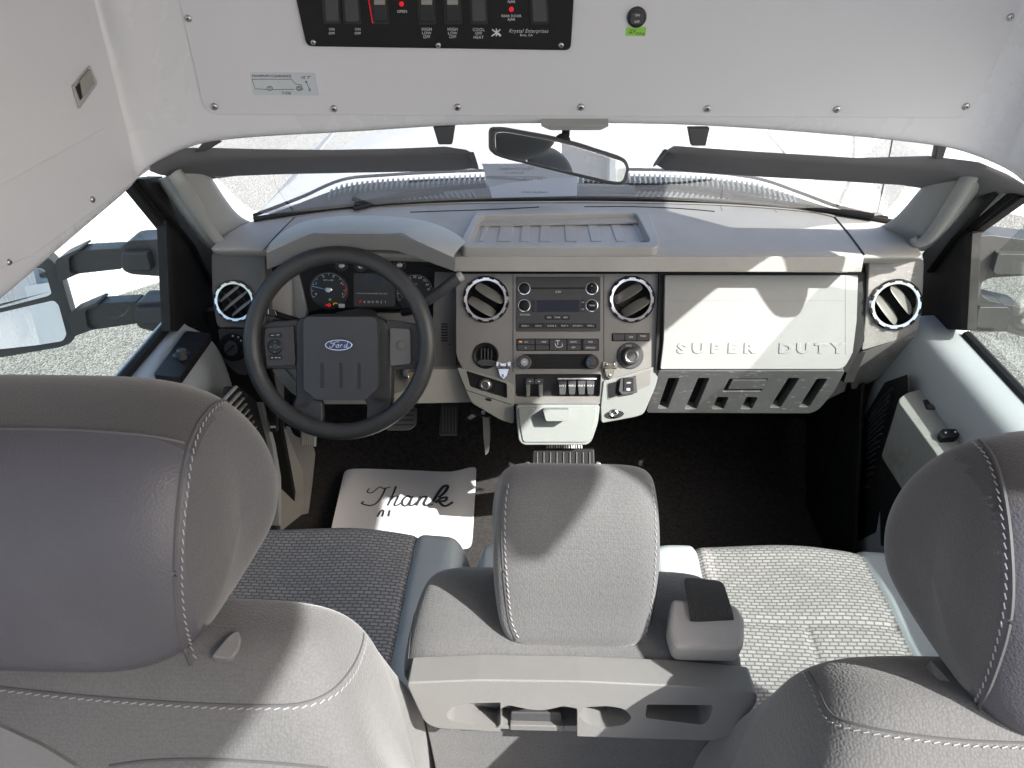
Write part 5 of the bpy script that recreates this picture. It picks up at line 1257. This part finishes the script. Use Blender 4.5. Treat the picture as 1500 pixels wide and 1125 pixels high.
# headrest sleeve
l,nr = on_surface(td, 335, 955, 0)
if l is not None:
    Fs = Face(l, V((.15,-.35,.93))); plate('post_sleeve', Fs, rnd([(308,962),(335,930),(348,922),(353,932),(350,950),(338,966)],7,6), .007,-.02,'dash_dark',ds_,bev=.006,seg=3)
l,nr = on_surface(tp, 1378, 985, 0)
if l is not None:
    Fs = Face(l, V((-.15,-.35,.93))); plate('post_sleeve', Fs, rnd([(1362,966),(1372,976),(1396,1002),(1384,1004),(1366,986)],4), .007,-.02,'dash_dark',ps_,bev=.005,seg=3)

# ------------------------------------------------------------------ centre seat
cs = thing('centre_seat', 'pale grey narrow centre seat with square headrest and moulded tray on its back', 'car seat', (0,.85,0))
cushion(0, .150, .60, 1.165, .39, cs, 2.0, ins_x=(-.9,-.8), bol=0)
box('seat_riser', V((0,.86,.15)), AX, (.12,.24,.14), 'deep_black', cs, bev=.01)
cprof = [(.538,.748),(.550,.767),(.585,.775),(.63,.776),(.665,.765),(.682,.735),(.69,.66),(.72,.45),(.63,.36),(.585,.45),(.582,.60),(.576,.715)]
P, W = refine(cprof, [1.0,1.0,.99,.97,.95,.95,.95,.95,.9,.92,.92,1.0], 4)
cb_ = loft_obj('backrest', superloft(P, 0, .182, 9, 60, wf=W, cen=(.62,.58)), 'fabric', cs, sub=1)
hprof = [(.553,.765),(.560,.81),(.570,.86),(.590,.905),(.615,.930),(.645,.932),(.672,.905),(.680,.86),(.670,.81),(.655,.775),(.60,.755)]
P, W = refine(hprof, [.92,.98,1.0,.98,.96,.96,1.02,1.08,1.06,1.0,.92], 4)
ch = loft_obj('headrest', superloft(P, 0.0, .0845, 6.5, 44, wf=W), 'fabric', cs, sub=1)
tcn = bvh_of([cb_, ch])
for nm, fn, pts, kw in (('stitching',stitches,[(745,712),(741,740),(740,800),(744,860),(750,910),(760,935)],{}),('stitching',stitches,[(953,712),(958,740),(960,800),(957,860),(948,915),(944,938)],{}),
    ('piping',seam_line,[(740,712),(736,740),(735,800),(739,860),(746,912),(756,938)],{'rad':.0012}),('piping',seam_line,[(960,716),(965,745),(967,800),(963,860),(954,915)],{'rad':.0012})):
    fn(nm, tcn, pts, ch, **kw)
seam_line('piping', tcn, [(640,830),(626,838),(612,880),(602,930),(598,968)], cb_, rad=.0013)
seam_line('piping', tcn, [(1080,860),(1094,885),(1106,930),(1110,975)], cb_, rad=.0013)
# moulded back shell with cup holders
FB2 = face_y(850, 1000, .522, 9)
mat('tray_shell',(.19,.19,.185),.5,bump=.2,bscale=600)
tsh = rnd([(594,1000),(700,996),(850,998),(1000,1005),(1110,1015),(1109,1030),(1083,1066),(1062,1082),(1045,1086),(850,1080),(740,1074),(640,1068),(622,1060),(603,1020)],[8,2,2,2,10,12,12,12,12,2,2,8,10,12],4)
shl = plate('back_tray', FB2, tsh, .020, -.016, 'tray_shell', cs, bev=.016, seg=6)
inner = plate('tray_well', FB2, rnd([(636,1040),(1060,1044),(1040,1078),(640,1064)],8), .0, -.045, 'tray_shell', shl, bev=0)
cts = [plate('c', FB2, rnd([(652,1052),(660,1040),(690,1034),(733,1033),(733,1064),(728,1071),(690,1066),(660,1060)],[6,6,6,2,2,4,4,6]), .0235,-.006,'deep_black',bev=0),
       plate('c', FB2, rnd([(733,1042),(745,1037),(780,1044),(800,1044),(826,1038),(846,1042),(846,1090),(733,1090)],[2,4,10,10,6,2,2,2]), .0235,-.024,'deep_black',bev=0),
       plate('c', FB2, rnd([(846,1050),(856,1040),(890,1038),(915,1042),(928,1056),(915,1066),(885,1070),(858,1064)],[6,8,8,8,8,8,8,8]), .0235,-.020,'deep_black',bev=0),
       plate('c', FB2, rnd([(948,1036),(1046,1037),(1040,1058),(1030,1066),(946,1056)],[3,5,5,5,5]), .0235,-.022,'deep_black',bev=0)]
cps = []
for q in cts:
    q2 = q.copy(); q2.data = q.data.copy(); COL.objects.link(q2); cps.append(q2)
carve(shl, cts, keep=True); carve(inner, cps)
plate('tray_flap', FB2, rnd([(748,1044),(822,1044),(825,1066),(748,1066)],3), -.004,-.024,'charcoal',shl,bev=.002)
plate('flap_lip', FB2, rnd([(747,1062),(826,1064),(826,1072),(747,1070)],2), .002,-.01,'dash_dark',shl,bev=.002)
FLw = face_y(840, 1100, .552, 4)
plate('lower_cover', FLw, rnd([(622,1056),(1052,1070),(1050,1090),(1000,1240),(660,1240),(630,1090)],8), 0,-.06,'fabric',cs,bev=.01,seg=3)
# belt guide and webbing
FBg = Face(PZ(1040,905,.785), V((0,-.25,1)))
bg_ = plate('belt_guide', FBg, rnd([(984,876),(1078,884),(1092,905),(1090,950),(990,948),(980,915)],[8,8,10,12,12,8],4), .022,-.01,'dash_grey',cs,bev=.008,seg=4)
FBs = Face(FBg.at(1040,905,.026), V((0,-.18,1)))
bs = patch('belt_webbing', [[FBs.at(x,y,h) for x,y in r] for r,h in (([(1000,846),(1020,848),(1040,850),(1060,852)],-.02),([(1002,858),(1022,859),(1043,860),(1063,863)],.0),([(1008,892),(1030,893),(1050,892),(1073,893)],.004),([(1010,908),(1032,908),(1053,906),(1076,906)],.0),([(1011,916),(1033,916),(1054,914),(1077,913)],-.016))], 'belt', cs, thick=.0018, sub=2)
# pale trim at the lower left corner
tr_ = thing('partition_trim', 'pale sloping trim edge in the bottom left corner behind the driver seat', 'trim panel', PY(30,1110,.22))
FTc = face_y(40, 1100, .25, 40)
plate('trim', FTc, rnd([(-120,1000),(-10,1060),(60,1092),(112,1124),(112,1300),(-120,1300)],6), 0,-.004,'dash_dark',tr_,bev=.006,seg=3)
seam_line('pocket_seam', td, [(160,1122),(220,1114),(300,1112),(380,1116),(440,1121),(480,1126)], sb1, rad=.0016)
